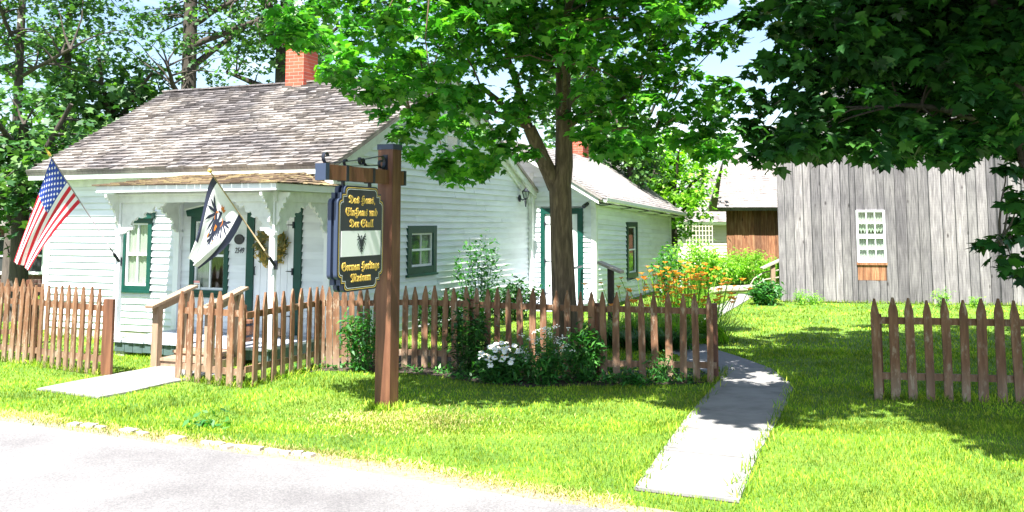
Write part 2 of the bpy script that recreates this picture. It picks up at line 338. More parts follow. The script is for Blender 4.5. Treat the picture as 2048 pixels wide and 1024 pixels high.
pr = [gz(x, y) for x, y in ((1478, 1008), (1512, 922), (1545, 862), (1572, 812), (1588, 775), (1540, 738))]
slabs('path', pl, pr, .022, M['concrete'], 'concrete slab path from the road through the fence gap', [0, .98, 1.75, 2.5, 3.2, 4.0, 5.0])
poly = [(1440, 758), (1448, 742), (1540, 738), (1480, 716), (1430, 700), (1390, 680), (1380, 655), (1395, 640), (1300, 640), (1230, 652), (1240, 668), (1300, 690), (1360, 715), (1405, 745)]
sheet('inner_path', [gz(x, y) for x, y in poly], .016, M['asphalt'], 'dark patched path curving behind the picket fence')
pl2 = [gz(x, y) for x, y in ((1300, 650), (1392, 636), (1430, 615), (1462, 600), (1478, 589))]
pr2 = [gz(x, y) for x, y in ((1398, 668), (1440, 634), (1470, 616), (1497, 600), (1508, 590))]
slabs('far_path', pl2, pr2, .02, M['concrete'], 'far end of the pale path leading past the lilies', [0, 1, 2, 3, 4])
pl3 = [gz(x, y) for x, y in ((72, 781), (150, 765), (235, 750), (318, 735), (322, 726))]
pr3 = [gz(x, y) for x, y in ((196, 798), (262, 786), (330, 770), (398, 757), (470, 746))]
slabs('porch_path', pl3, pr3, .022, M['concrete'], 'short sunlit concrete path up to the porch steps', [0, 1, 2, 3, 4])
bed = [(560, 752), (640, 742), (760, 745), (870, 752), (960, 768), (1060, 775), (1180, 772), (1300, 772), (1400, 768), (1430, 760), (1425, 748), (1200, 738), (1050, 725), (860, 700), (780, 700), (700, 712), (620, 728)]
sheet('flower_bed', jag([gz(x, y) for x, y in bed], 4, .03), .005, M['soil'], 'dark soil bed along the foot of the fence')

# ---------------------------------------------------------------- leaves, grass
def rotmats(yaw, pitch, roll):
    cy, sy = np.cos(yaw), np.sin(yaw); cx, sx = np.cos(pitch), np.sin(pitch); cz, sz = np.cos(roll), np.sin(roll)
    Z = np.zeros((len(yaw), 3, 3)); Z[:, 0, 0] = cy; Z[:, 0, 1] = -sy; Z[:, 1, 0] = sy; Z[:, 1, 1] = cy; Z[:, 2, 2] = 1
    X = np.zeros_like(Z); X[:, 0, 0] = 1; X[:, 1, 1] = cx; X[:, 1, 2] = -sx; X[:, 2, 1] = sx; X[:, 2, 2] = cx
    Y = np.zeros_like(Z); Y[:, 1, 1] = 1; Y[:, 0, 0] = cz; Y[:, 0, 2] = sz; Y[:, 2, 0] = -sz; Y[:, 2, 2] = cz
    return Z@X@Y
MAPLE_V = np.array([(0, .38, 0), (0, 0, 0), (.20, .03, .01), (.42, .05, -.04), (.33, .24, 0), (.60, .42, -.08), (.44, .50, -.02), (.50, .66, -.06), (.25, .58, .02), (.17, .76, 0), (0, 1.05, -.06),
                    (-.17, .76, 0), (-.25, .58, .02), (-.50, .66, -.06), (-.44, .50, -.02), (-.60, .42, -.08), (-.33, .24, 0), (-.42, .05, -.04), (-.20, .03, .01)], float)
MAPLE_F = np.array([(0, i, i+1 if i < 18 else 1) for i in range(1, 19)])
OVAL_V = np.array([(0, 0, 0), (.22, .35, .03), (0, 1, -.05), (-.22, .35, .03)], float); OVAL_F = np.array([(0, 1, 2, 3)])
LANCE_V = np.array([(0, 0, 0), (.10, .4, .03), (0, 1, -.15), (-.10, .4, .03)], float)
CLUMP_V = np.array([(0, 0, 0), (.45, .30, .05), (.25, .62, 0), (.5, .95, -.05), (0, .85, 0), (-.42, 1.0, -.05), (-.22, .55, 0), (-.5, .25, .05)], float); CLUMP_F = np.array([(0, 1, 2, 4), (2, 3, 4, 4), (0, 4, 6, 7), (4, 5, 6, 6)])
CLUMP_F = np.array([(0, 1, 2), (0, 2, 4), (2, 3, 4), (0, 4, 6), (4, 5, 6), (0, 6, 7)])
def leaves(P, size, yaw, pitch, roll, TV, TF):
    n = len(P); Rm = rotmats(yaw, pitch, roll)
    V = np.einsum('nij,kj->nki', Rm, TV)*size[:, None, None]+P[:, None, :]
    Fc = TF[None]+(np.arange(n)*len(TV))[:, None, None]
    return V.reshape(-1, 3), Fc.reshape(-1, TF.shape[1])
def scatter(P, smin, smax, TV, TF, droop=(-1.1, .2)):
    n = len(P)
    return leaves(P, rng.uniform(smin, smax, n), rng.uniform(0, 6.283, n), rng.uniform(droop[0], droop[1], n), rng.uniform(-.7, .7, n), TV, TF)
def in_poly(x, y, poly):
    c = np.zeros(len(x), bool); j = len(poly)-1
    for i in range(len(poly)):
        xi, yi = poly[i][:2]; xj, yj = poly[j][:2]
        c ^= ((yi > y) != (yj > y)) & (x < (xj-xi)*(y-yi)/(yj-yi+1e-12)+xi); j = i
    return c
HA = .385; HO = Vector((-2.596, 13.621, 0))
AX = Vector((math.cos(HA), -math.sin(HA), 0)); BX = Vector((math.sin(HA), math.cos(HA), 0))
def hw(x, y, z=0): return HO+AX*x+BX*y+Vector((0, 0, z))
no_grass = [redge+[Vector((60, -60, 0)), Vector((-60, -60, 0))], pl+list(reversed(pr)), [gz(x, y) for x, y in poly], pl2+list(reversed(pr2)), pl3+list(reversed(pr3)),
            [gz(x, y) for x, y in bed], [hw(-5.7, 0), hw(0, 0), hw(0, 8), hw(1.5, 8), hw(1.5, 16), hw(-5.7, 16)]]
def grass_patch(n, y0, y1, h0, h1, wd, seed):
    g = np.random.default_rng(seed)
    y = y0*(y1/y0)**g.random(n); x = (g.random(n)*1.2-.6)*y*1.12
    edge = np.zeros(n, bool)
    keep = np.ones(n, bool)
    jx, jy = g.normal(0, .022, n), g.normal(0, .022, n)
    for pg in no_grass: keep &= ~in_poly(x+jx, y+jy, pg)
    sx = np.array([p.x for p in shp]); sy = np.array([p.y for p in shp]); lim = np.interp(x, sx, sy, left=99, right=-99)
    lim = np.where(x < sx[0], sy[0]+(x-sx[0])*(sy[1]-sy[0])/(sx[1]-sx[0]), lim); lim = np.where(x > sx[-1], sy[-1]+(x-sx[-1])*(sy[-1]-sy[-3])/(sx[-1]-sx[-3]), lim)
    keep &= (y > lim) | (g.random(n) < np.exp(-(lim-y)/.16)*.6)
    x, y = x[keep], y[keep]; n = len(x)
    pat = .5+.5*np.sin(x*2.1+np.sin(y*1.7)*1.3)*np.sin(y*1.9+np.cos(x*1.1))
    h = g.uniform(h0, h1, n)*(.75+.5*pat); a = g.uniform(0, 6.283, n); l = g.uniform(.15, .8, n)*h; la = g.uniform(0, 6.283, n); W = g.uniform(.6, 1.3, n)*wd*(.6+y/14)
    b = np.stack([x, y, np.zeros(n)-.003], 1); dx = np.stack([np.cos(a)*W, np.sin(a)*W, np.zeros(n)], 1)
    tip = b+np.stack([np.cos(la)*l, np.sin(la)*l, h], 1); mid = b*.5+tip*.5+np.array([0, 0, .18])*h[:, None]
    V = np.stack([b-dx, b+dx, mid+dx*.8, tip, mid-dx*.8], 1).reshape(-1, 3)
    k = np.arange(n)*5
    Fc = np.stack([k, k+1, k+2, k+4, k+4, k+2, k+3, k+3], 1).reshape(-1, 4)
    T = np.concatenate([np.stack([k, k+1, k+2], 1), np.stack([k, k+2, k+4], 1), np.stack([k+4, k+2, k+3], 1)])
    return V, T
Vs = []; Fs = []; off = 0
for args in ((90000, 5.9, 9, .016, .042, .0026, 1), (110000, 8.5, 14, .018, .045, .0032, 2), (60000, 13, 24, .02, .05, .005, 3)):
    V, T = grass_patch(*args); Vs.append(V); Fs.append(T+off); off += len(V)
tag(bulk('grass', np.concatenate(Vs), np.concatenate(Fs), M['grassblade']), 'short mown grass blades covering the lawn', 'grass', kind='stuff')

# ---------------------------------------------------------------- trees
def blob_points(centers, per, rad, flat=.6):
    out = []
    for c, r, k in zip(centers, rad, per):
        q = rng.normal(size=(k, 3)); q /= np.linalg.norm(q, axis=1)[:, None]; q *= (rng.random(k)**.45)[:, None]*r
        q[:, 2] *= flat; out.append(q+c)
    return np.concatenate(out)
def limb(mb, p, q, r0, r1, sag=.0, n=6, wob=.05):
    p = Vector(p); q = Vector(q); L = (q-p).length; pts = []; rs = []
    for i in range(n+1):
        t = i/n; w_ = math.sin(t*math.pi)
        pts.append(p.lerp(q, t)+Vector((random.uniform(-1, 1)*wob*L*.4*w_, random.uniform(-1, 1)*wob*L*.4*w_, sag*w_*L+random.uniform(-1, 1)*wob*L*.2*w_))); rs.append(r0+(r1-r0)*t)
    mb.tube(pts, rs, 8); return pts
def tree(name, base, trunk_pts, trunk_r, limbs, centers, rads, per, leaf, bark, label, cat, group=None, size=(.1, .15), tmpl='maple', droop=(-1.1, .2), twigs=True):
    t = thing(name, base, label, cat, group)
    mb = MB(); mb.tube(trunk_pts, trunk_r, 14)
    mb.build('trunk', bark, t, smooth=True)
    mb = MB(); nodes = []
    for L in limbs:
        pts = limb(mb, *L[:4], **(L[4] if len(L) > 4 else {})); nodes += pts[2:]
    nodes += [Vector(p) for p in trunk_pts[-3:]]
    if twigs:
        used = {}
        for c in centers:
            cv = Vector(c); s = min(nodes, key=lambda n_: (n_-cv).length+max(0, n_.z-cv.z)*.5)
            if (s-cv).length > (1.35 if leaf is M['mapledark'] else 2.2): continue
            kk = (round(s.x, 2), round(s.y, 2), round(s.z, 2)); used[kk] = used.get(kk, 0)+1
            if used[kk] > 4: continue
            limb(mb, s, cv, .014 if leaf is not M['bgleaf'] else .03, .004, sag=.06, n=4, wob=.12)
    if mb.v: mb.build('branches', bark, t, smooth=True)
    P = blob_points(np.array(centers), per, rads)
    TV, TF = {'maple': (MAPLE_V, MAPLE_F), 'oval': (OVAL_V, OVAL_F), 'clump': (CLUMP_V, CLUMP_F)}[tmpl]
    V, Fc = scatter(P, size[0], size[1], TV, TF, droop)
    bulk('crown', V, Fc, leaf, t); return t
def ell(n, c, r, zmin=-1, shell=.55, hole=None):
    out = []
    while len(out) < n:
        q = rng.normal(size=3); q /= np.linalg.norm(q); q *= shell+(1-shell)*rng.random()
        if q[2] < zmin: continue
        p = np.array(c)+q*np.array(r); out.append(p)
    return out
# --- centre maple behind the fence
cb = Vector((.74, 12.55, 0))
def P3(px, py, d): return tuple(at(px, py, d))
tp = [(.76, 12.5, -.1), P3(1135, 700, 12.5), P3(1128, 600, 12.5), P3(1124, 500, 12.5), P3(1122, 430, 12.5), P3(1120, 370, 12.5), P3(1128, 330, 12.5), P3(1128, 260, 12.5), P3(1126, 150, 12.5), P3(1135, 40, 12.6), P3(1130, -150, 12.6)]
tr_ = [.24, .19, .165, .155, .15, .155, .125, .115, .10, .08, .04]
fork = P3(1112, 375, 12.5)
limbs = [(fork, P3(1058, 255, 12.3), .115, .085, dict(wob=.02, n=4)), (P3(1058, 255, 12.3), P3(960, 170, 11.9), .06, .03), (P3(1058, 255, 12.3), P3(1000, 60, 12.2), .06, .03), (P3(1058, 255, 12.3), P3(820, 220, 11.2), .05, .015, dict(sag=.08)),
         (P3(1128, 250, 12.5), P3(1260, 190, 12.0), .06, .03), (P3(1128, 200, 12.5), P3(1330, 110, 12.8), .05, .02), (P3(1128, 280, 12.5), P3(1310, 260, 11.6), .045, .015, dict(sag=.06)), (P3(1126, 150, 12.5), P3(900, 20, 12.4), .05, .02),
         (P3(1126, 150, 12.5), P3(1250, -60, 12.6), .05, .02), (P3(1128, 230, 12.5), (.6, 10.4, 4.1), .05, .015), (P3(1126, 100, 12.5), (-1.2, 8.6, 4.8), .06, .02), (P3(1126, 100, 12.5), (.8, 8.6, 4.8), .06, .02), (P3(1128, 230, 12.5), (1.2, 14.6, 4.3), .05, .015)]
cs = []
cs += ell(150, (.35, 11.2, 4.9), (2.9, 2.7, 2.0), zmin=-.75, shell=.35)
cs += ell(50, (.6, 12.6, 6.2), (2.6, 2.4, 1.4), zmin=-.3, shell=.4)
cs += ell(56, (-.3, 7.9, 5.0), (2.8, .7, .5), shell=.1)  # leaf clusters added above view to shade the ground before the fence
n_big = len(cs)
def hang(pxs, d0=8.9, d1=11.6):
    return [np.array(at(x, y-(24 if y > 150 and d0 == 8.9 or d0 == 9.2 else 0), random.uniform(d0, d1))) for x, y in pxs]
cs += hang([(588, 74), (610, 84), (632, 80), (588, 60), (610, 72), (632, 62), (598, 40), (565, 30), (640, 20), (680, 90), (720, 25), (760, 60), (720, 120), (680, 150), (780, 140), (820, 110), (860, 150), (870, 60), (900, 100), (820, 25), (930, 30), (860, 230), (930, 280), (830, 260), (950, 200), (780, 30), (740, 200), (990, 120), (1000, 60), (900, 160), (770, 250), (800, 290), (745, 215), (780, 205), (830, 330), (860, 290), (885, 330), (905, 265), (935, 330), (960, 300), (985, 340), (1000, 290), (1025, 250), (905, 365), (930, 375), (885, 355), (1010, 320), (965, 350),
            (700, 165), (660, 140), (600, 40), (700, 60), (690, 110), (740, 150), (850, 240), (820, 190), (900, 210), (950, 240), (760, 100), (800, 60)])
cs += hang([(1180, 60), (1220, 100), (1260, 20), (1310, 90), (1350, 60), (1200, 20), (1390, 30),  (1250, 190), (1330, 190), (1380, 170), (1410, 250), (1340, 270), (1200, 260), (1270, 270), (1160, 150), (1090, 60), (1050, 120), (1060, 30), (1060, 330), (1170, 290), (1200, 300), (1250, 310), (1290, 285), (1330, 300), (1370, 300), (1210, 330), (1400, 310), (1420, 280), (1440, 260), (1350, 240), (1300, 220), (1250, 240), (1200, 230), (1440, 200), (1460, 230), (1400, 220), (1445, 300), (1150, 255), (1090, 215), (1180, 200), (1230, 160), (1300, 150),  (1280, 70), (1330, 40), (1450, 320), (1425, 325), (1290, 320)], 9.2, 12.4)
NB = len(cs); rads = []
rads = [random.uniform(.30, .52) for _ in cs]; per = [int(random.uniform(105, 150)) for _ in cs]
for i in range(n_big, len(cs)): rads[i] = random.uniform(.14, .27); per[i] = random.randint(40, 72)
tree('maple_tree', cb, tp, tr_, limbs, cs, rads, per, M['maple'], M['bark'], 'maple with forked trunk growing behind the picket fence in front of the annex door', 'tree', 'maples', size=(.07, .135))
# --- right maple, dark underside
rb = Vector((6.02, 9.9, 0))
tp = [(6.02, 9.9, -.1), P3(2140, 640, 9.9), P3(2105, 450, 9.9), P3(2075, 350, 9.9), P3(2043, 230, 9.9), P3(2025, 120, 9.9), P3(2025, 0, 9.9), P3(2020, -180, 9.9)]
limbs = [(P3(2040, 260, 9.9), P3(1960, 110, 9.6), .05, .03), (P3(2040, 280, 9.9), P3(1800, 210, 9.0), .06, .02, dict(sag=.05)), (P3(2030, 180, 9.9), P3(1640, 150, 9.8), .06, .02, dict(sag=.06)), (P3(2030, 120, 9.9), P3(1700, -40, 9.9), .06, .02),
         (P3(2045, 300, 9.9), P3(1900, 240, 11.8), .05, .02), (P3(2030, 100, 9.9), (3.9, 7.6, 4.2), .06, .02), (P3(2045, 330, 9.9), (6.8, 9.2, 3.6), .06, .02), (P3(2025, 0, 9.9), (4.0, 6.2, 6.3), .06, .02), (P3(2025, 0, 9.9), (8.2, 7.5, 6.4), .06, .02), (P3(2025, 0, 9.9), (3.4, 11.5, 6.4), .06, .02), (P3(2025, 0, 9.9), (7.5, 12, 6.4), .06, .02), (P3(2060, 460, 9.9), P3(2000, 490, 8.9), .02, .008)]
cs = ell(230, (5.35, 9.7, 4.75), (2.6, 3.0, 1.7), zmin=-.95, shell=.25)
cs += ell(60, (5.4, 9.7, 6.2), (2.6, 2.8, 1.4), zmin=-.3, shell=.4)
cs += ell(110, (5.6, 8.2, 6.2), (3.4, 3.0, 1.3), shell=.15)  # out-of-view clusters added for the shade on the right lawn
cs += ell(340, (6.0, 8.7, 6.6), (4.2, 5.6, 1.1), shell=.06)  # wide unseen canopy layer, added to deepen that lawn shade
cs += ell(26, (1.5, 6.3, 6.2), (.8, 1.7, .5), shell=.1)  # unseen clusters apart from the trunk, added to dapple the path
cs += ell(90, (5.2, 5.5, 6.2), (2.5, .9, .5), shell=.1)  # added overhead, out of view, to carry lawn shade towards the road
cs += ell(70, (5.3, 4.7, 6.2), (2.2, .6, .4), shell=.1)  # further unseen clusters added for the nearest lawn shade
n_big = len(cs)
bot = []
for x in range(1500, 2060, 22):
    for yy in (300, 250, 190, 130, 70, 20):
        if yy == 300: yv = 294+14*math.sin(x*.05)+random.uniform(-18, 6)-(40 if x < 1530 else 0)
        else: yv = yy+random.uniform(-25, 25)
        if x < 1575 and yy < 270 and random.random() < .75: continue
        bot.append((x+random.uniform(-10, 10), yv))
cs += hang(bot, 8.4, 11.0); nb = len(bot)
cs += hang([(2010, 330), (2035, 380), (2040, 410), (2030, 470), (1995, 480), (1975, 488), (2020, 510), (2040, 540), (2005, 530), (2045, 440)], 8.6, 9.2)
rads = [random.uniform(.34, .6) for _ in cs]; per = [int(random.uniform(100, 135)) for _ in cs]
for i in range(n_big, n_big+nb): rads[i] = random.uniform(.18, .32); per[i] = random.randint(38, 60)
for i in range(n_big+nb, len(cs)): rads[i] = random.uniform(.09, .16); per[i] = random.randint(10, 20)
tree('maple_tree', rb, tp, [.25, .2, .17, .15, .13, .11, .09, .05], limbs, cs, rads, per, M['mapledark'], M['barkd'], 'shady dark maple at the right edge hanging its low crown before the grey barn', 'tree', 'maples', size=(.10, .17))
# --- background trees
def bgtree(px, d, ztop, zbot, rx, n, label, leaf=M['bgleaf'], trunk=True, per=(26, 46), rr=(.45, .9), size=(.14, .26), trunk_r=.22, name='background_tree', grp='trees behind the houses', lean=0, cy_=None):
    b = at(px, 443, d); b.z = 0; zc = (ztop+zbot)/2
    cs = ell(n, (b.x+lean, b.y, zc), (rx, rx*.8, (ztop-zbot)/2), shell=.3)
    tpz = [(b.x, b.y, -.1), (b.x+.05, b.y, zbot*.7), (b.x+lean*.4, b.y, zc), (b.x+lean, b.y, ztop-.8)]
    lm = []
    for k in range(7):
        a_ = k*2.4; z0 = zbot*.8+(zc-zbot*.8)*random.uniform(.2, 1.3); lm.append(((b.x+lean*.3, b.y, z0), (b.x+lean+math.cos(a_)*rx*.75, b.y+math.sin(a_)*rx*.6, z0+random.uniform(.5, 2.)), trunk_r*.45, .04))
    return tree(name, b, tpz, [trunk_r*1.25, trunk_r, trunk_r*.8, .08], lm, cs, [random.uniform(*rr) for _ in cs], [random.randint(*per) for _ in cs], leaf, M['barkd'], label, 'tree', grp, size=size, tmpl='clump')
bgtree(366, 25, 11.5, 4.6, 3.6, 190, 'tall airy tree with a thick dark trunk rising behind the shingle roof', trunk_r=.22, per=(20, 36), rr=(.3, .6), size=(.08, .16))
bgtree(20, 22, 10.5, 4.6, 2.6, 150, 'tree filling the upper left corner with sky showing through', trunk_r=.11, per=(20, 36), rr=(.3, .6), size=(.08, .16))
bgtree(38, 18, 4.6, 1.3, 1.9, 90, 'dark leafy tree at the left edge behind the stars and stripes', per=(30, 50), size=(.11, .19), trunk_r=.17)
bgtree(215, 24, 6.3, 3.0, 2.0, 80, 'bushy green tree peeping over the low left end of the shingle roof', per=(26, 40), trunk_r=.15)
bgtree(120, 27, 9.0, 2.6, 1.7, 80, 'slim tree between the left edge tree and the shingle roof', per=(12, 24), trunk_r=.14)
bgtree(560, 27, 9.6, 6.0, 2.2, 50, 'tree top showing left of the brick chimney', per=(20, 36), trunk_r=.3)
bgtree(1345, 29, 4.9, 1.1, 1.35, 75, 'sunlit lime green tree beyond the end of the annex', M['limeleaf'], per=(40, 60), rr=(.3, .6), size=(.10, .18), trunk_r=.12)
bgtree(1262, 27, 5.2, 2.0, 1.0, 40, 'green tree just above the annex roof slope', M['bgleaf'], per=(36, 54), rr=(.3, .6), size=(.10, .18), trunk_r=.12)
bgtree(1180, 30, 8.2, 3.0, 2.6, 70, 'tree seen in gaps of the forked maple above the annex', per=(26, 44), trunk_r=.2)
# far-off wood closing the horizon
P = []
for x in np.arange(-75, 75, 1.1):
    for k in range(3):
        P.append((x+rng.normal()*.8, 70+rng.normal()*2, rng.uniform(.5, 6.5)))
V, Fc = scatter(blob_points(np.array(P), [26]*len(P), [1.6]*len(P), .9), .35, .7, CLUMP_V, CLUMP_F, (-1.3, .3))
tag(bulk('far_wood', V, Fc, M['bgleaf']), 'far off wood closing the view behind the buildings', 'wood', kind='stuff')

# ---------------------------------------------------------------- building helpers
Z = Vector((0, 0, 1))
def siding(mb, o, s, n, z0, z1, e, ext, holes=(), zf=None, proud=.032):
    o = Vector(o); s = Vector(s); n = Vector(n); z = z0
    while z < z1-.01:
        zt = min(z+e, z1); a0, a1 = ext(z); b0, b1 = ext(zt)
        if a1-a0 > .05:
            segs = [(a0, a1)]
            for h0, h1, hz0, hz1 in holes:
                if z+e*.5 > hz0 and z+e*.5 < hz1:
                    new = []
                    for q0, q1 in segs:
                        if h0 > q0 and h0 < q1: new.append((q0, h0))
                        if h1 < q1 and h1 > q0: new.append((h1, q1))
                        if h0 >= q1 or h1 <= q0: new.append((q0, q1))
                    segs = new
            for q0, q1 in segs:
                cuts = [q0]
                while q1-cuts[-1] > 3.2: cuts.append(cuts[-1]+random.uniform(1.2, 2.9))
                cuts.append(q1)
                for c0, c1 in zip(cuts[:-1], cuts[1:]):
                    t0 = max(c0, b0) if c0 == a0 else c0; t1 = min(c1, b1) if c1 == a1 else c1
                    if t1 <= t0: continue
                    wz = random.uniform(-.003, .003); pr = proud+random.uniform(-.004, .004)
                    def P(sv, zz, out): return o+s*sv+Z*(zf(sv, zz) if zf else zz)+n*out
                    g = .0015
                    mb.hexa([P(c0+g, z+wz, -.02), P(c1-g, z-wz, -.02), P(c1-g, z-wz, pr), P(c0+g, z+wz, pr), P(t0+g, zt, -.02), P(t1-g, zt, -.02), P(t1-g, zt, .002), P(t0+g, zt, .002)])
        z += e
def shingle_roof(mb, P, N, nc, wmin, wmax, L, th=.018, v0=0., u_end=0., skip=0.):
    for k in range(nc):
        va = v0+(1-v0)*k/nc; vb = min(1., va+(1-v0)*1.35/nc); u = -random.uniform(0, wmax/L)
        while u < 1:
            du = random.uniform(wmin, wmax)/L; a = max(u, 0); b = min(u+du-.004/L, 1)
            if b-a > .1*wmin/L and random.random() >= skip:
                dv = random.uniform(-.04, .06)*(1-v0)/nc; t = th*random.uniform(.7, 1.4); va2 = va+dv*(k > 0)
                p = [P(a, va2), P(b, va2), P(b, vb), P(a, vb)]
                mb.hexa([p[0]+N*.002, p[1]+N*.002, p[2]-N*.003, p[3]-N*.003, p[0]+N*t, p[1]+N*(t*random.uniform(.85, 1.15)), p[2]+N*.002, p[3]+N*.002])
            u += du
def window(parent, o, s, n, r, fw, trim, nv=1, nh=1, hood=None, curtain='sheer', frame_white=.03, sill=True, zf=None):
    o = Vector(o); s = Vector(s); n = Vector(n); s0, s1, z0, z1 = r
    def B(mb, a0, a1, b0, b1, t0, t1):
        mb.obox(o+s*((a0+a1)/2)+Z*((b0+b1)/2)+n*((t0+t1)/2), s*((a1-a0)/2), n*((t1-t0)/2), Z*((b1-b0)/2))
    mb = MB(); B(mb, s0, s0+fw, z0, z1, -.05, .045); B(mb, s1-fw, s1, z0, z1, -.05, .045); B(mb, s0+fw, s1-fw, z1-fw, z1, -.05, .043); B(mb, s0+fw, s1-fw, z0, z0+fw, -.05, .043)
    if sill: B(mb, s0-.02, s1+.02, z0-.035, z0, -.01, .07)
    W = mb.build('window', trim, parent)
    i0, i1, j0, j1 = s0+fw, s1-fw, z0+fw, z1-fw; q = .028
    mb = MB(); B(mb, i0, i0+q, j0, j1, -.03, .012); B(mb, i1-q, i1, j0, j1, -.03, .012); B(mb, i0+q, i1-q, j1-q, j1, -.03, .011); B(mb, i0+q, i1-q, j0, j0+q*1.3, -.03, .011)
    if nh: 
        zm = (j0+j1)/2; B(mb, i0+q, i1-q, zm-.018, zm+.018, -.028, .016)
    for k in range(1, nv+1):
        c = i0+(i1-i0)*k/(nv+1); B(mb, c-.011, c+.011, j0+q, j1-q, -.026, .008)
    for k in range(1, (nh > 1)*(nh-1)*2+1): pass
    if nh > 1:
        for (h0, h1) in ((j0, zm), (zm, j1)):
            for k in range(1, nh):
                c = h0+(h1-h0)*k/nh; B(mb, i0+q, i1-q, c-.010, c+.010, -.025, .0095)
    mb.build('sash', M['white'], W)
    mb = MB(); B(mb, i0+.002, i1-.002, j0+.002, j1-.002, -.012, -.009); mb.build('pane', M['glass'], W)
    mb = MB(); B(mb, s0+.01, s1-.01, z0+.01, z1-.01, -.49, -.48); mb.build('room_back', M['curtaindark'], W)
    if curtain:
        mb = MB(); nf = 14; spans = {'sheer': [(i0, i1)], 'sides': [(i0, i0+(i1-i0)*.22), (i0+(i1-i0)*.74, i1)], 'right': [(i0+(i1-i0)*.68, i1)], 'left': [(i0, i0+(i1-i0)*.4)]}[curtain]
        for a, b in spans:
            nn = max(4, int((b-a)/.03)); vs = []
            for k in range(nn+1):
                t = a+(b-a)*k/nn; d = -.05+.014*math.sin(k*1.9)
                for zz in (j0, j1):
                    vs += [o+s*t+Z*zz+n*d, o+s*t+Z*zz+n*(d-.004)]
            fs = []
            for k in range(nn):
                b_ = k*4; fs += [(b_, b_+4, b_+6, b_+2), (b_+1, b_+3, b_+7, b_+5), (b_, b_+1, b_+5, b_+4), (b_+2, b_+6, b_+7, b_+3)]
            mb.add(vs, fs)
        mb.build('curtain', M['curtain'], W)
    if hood:
        mb = MB(); c = (s0+s1)/2; hw_ = (s1-s0)/2
        poly = [(c-hw_-.03, z1), (c+hw_+.03, z1), (c+hw_+.06, z1+.09), (c+hw_+.03, z1+.10), (c, z1+.17), (c-hw_-.03, z1+.10), (c-hw_-.06, z1+.09)]
        mb.prism(poly, lambda u, v, t: o+s*u+Z*v+n*t, .0, .10); mb.build('hood', hood, W)
        mb = MB()
        for sg in (-1, 1):
            mb.bar(o+s*(c+sg*(hw_+.07))+Z*(z1+.105)+n*.06, o+s*c+Z*(z1+.185)+n*.06, .15, .018, side=n)
        mb.build('hood_cap', M['trim'], W)
    return W

# ---------------------------------------------------------------- the white house
X1 = Vector((1, 0, 0)); Y1 = Vector((0, 1, 0))
H = thing('house', HO, 'white clapboard cottage with brown shingle roof, gingerbread porch and side annex', 'house', rotz=-HA, local=True)
FRONT = ((0, 0, 0), X1, -Y1); GAB = ((0, 0, 0), Y1, X1)
W1 = (-4.03, -3.42, .80, 1.95); W2 = (-2.63, -1.90, .77, 1.98); DR = (-1.55, -.56, .23, 2.13); WG = (2.16, 3.23, 1.0, 1.83); WA = (3.55, 4.35, 3.07, 3.95)
ZE = 2.74; YR = 3.55; ZR = 4.62; SLF = (ZR-ZE)/(YR+.35); SLB = (ZR-2.5)/(8.25-YR)
def zroof(y): return ZE+SLF*(y+.35) if y < YR else ZR-SLB*(y-YR)
mb = MB()
siding(mb, *FRONT, .16, 2.62, .108, lambda z: (-5.66, -.10), [W1, W2, DR])
mb.build('front_wall', M['siding'], H)
mb = MB()
def gext(z):
    zz = z+.13
    return ((0.09 if zz < 2.9 else max(.09, (zz-ZE)/SLF-.35)), (7.90 if zz < 2.62 else min(7.9, YR+(ZR-zz)/SLB)))
siding(mb, *GAB, .12, 4.6, .112, gext, [WG, WA], zf=lambda s, z: z-.004*s)
mb.build('gable_wall', M['siding'], H)
mb = MB()  # solid core behind the boards

for (a0, a1, b0, b1) in ((-5.69, -4.0, 0, 2.68), (-4.0, -3.45, 0, .83), (-4.0, -3.45, 1.92, 2.68), (-3.45, -2.6, 0, 2.68), (-2.6, -1.93, 0, .80), (-2.6, -1.93, 1.95, 2.68), (-1.93, -.12, 0, 2.68)):
    mb.box((a0, .05, b0), (a1, .20, b1))
mb.box((-5.69, .2, 0), (-5.5, 8, 2.5)); mb.box((-5.5, 7.8, 0), (-.1, 8.0, 2.5))
for (a0, a1, b0, b1) in ((0.1, 2.16, 0, 2.75), (3.23, 7.95, 0, 2.5), (2.16, 3.23, 0, 1.0), (2.16, 3.23, 1.83, 2.75)):
    mb.box((-.20, a0, b0), (-.02, a1, b1))
vs = [(.0, .3, 2.75), (.0, 7.6, 2.5), (.0, YR, 4.62)]
mb.add([(-.02,)+v[1:] for v in vs]+[(-.2,)+v[1:] for v in vs], [(0, 1, 2), (5, 4, 3), (0, 3, 4, 1), (1, 4, 5, 2), (2, 5, 3, 0)])
mb.build('wall_core', M['siding'], H)
mb = MB(); mb.box((-5.66, -.012, -.06), (-.02, .04, .165)); mb.box((-.03, .0, -.1), (.012, 7.9, .125)); mb.build('foundation', M['found'], H)
mb = MB()
for bb in (((-5.74, -.04, .1), (-5.62, .06, 2.478)), ((-.11, -.036, .1), (.036, .10, 2.478)), ((-.06, 7.86, .0), (.06, 7.997, 2.55))):
    mb = MB(); mb.box(*bb); mb.build('corner_board', M['trim'], H)
mb = MB(); mb.box((-5.72, -.05, 2.48), (-.02, .0, 2.66)); mb.build('frieze_board', M['trim'], H)
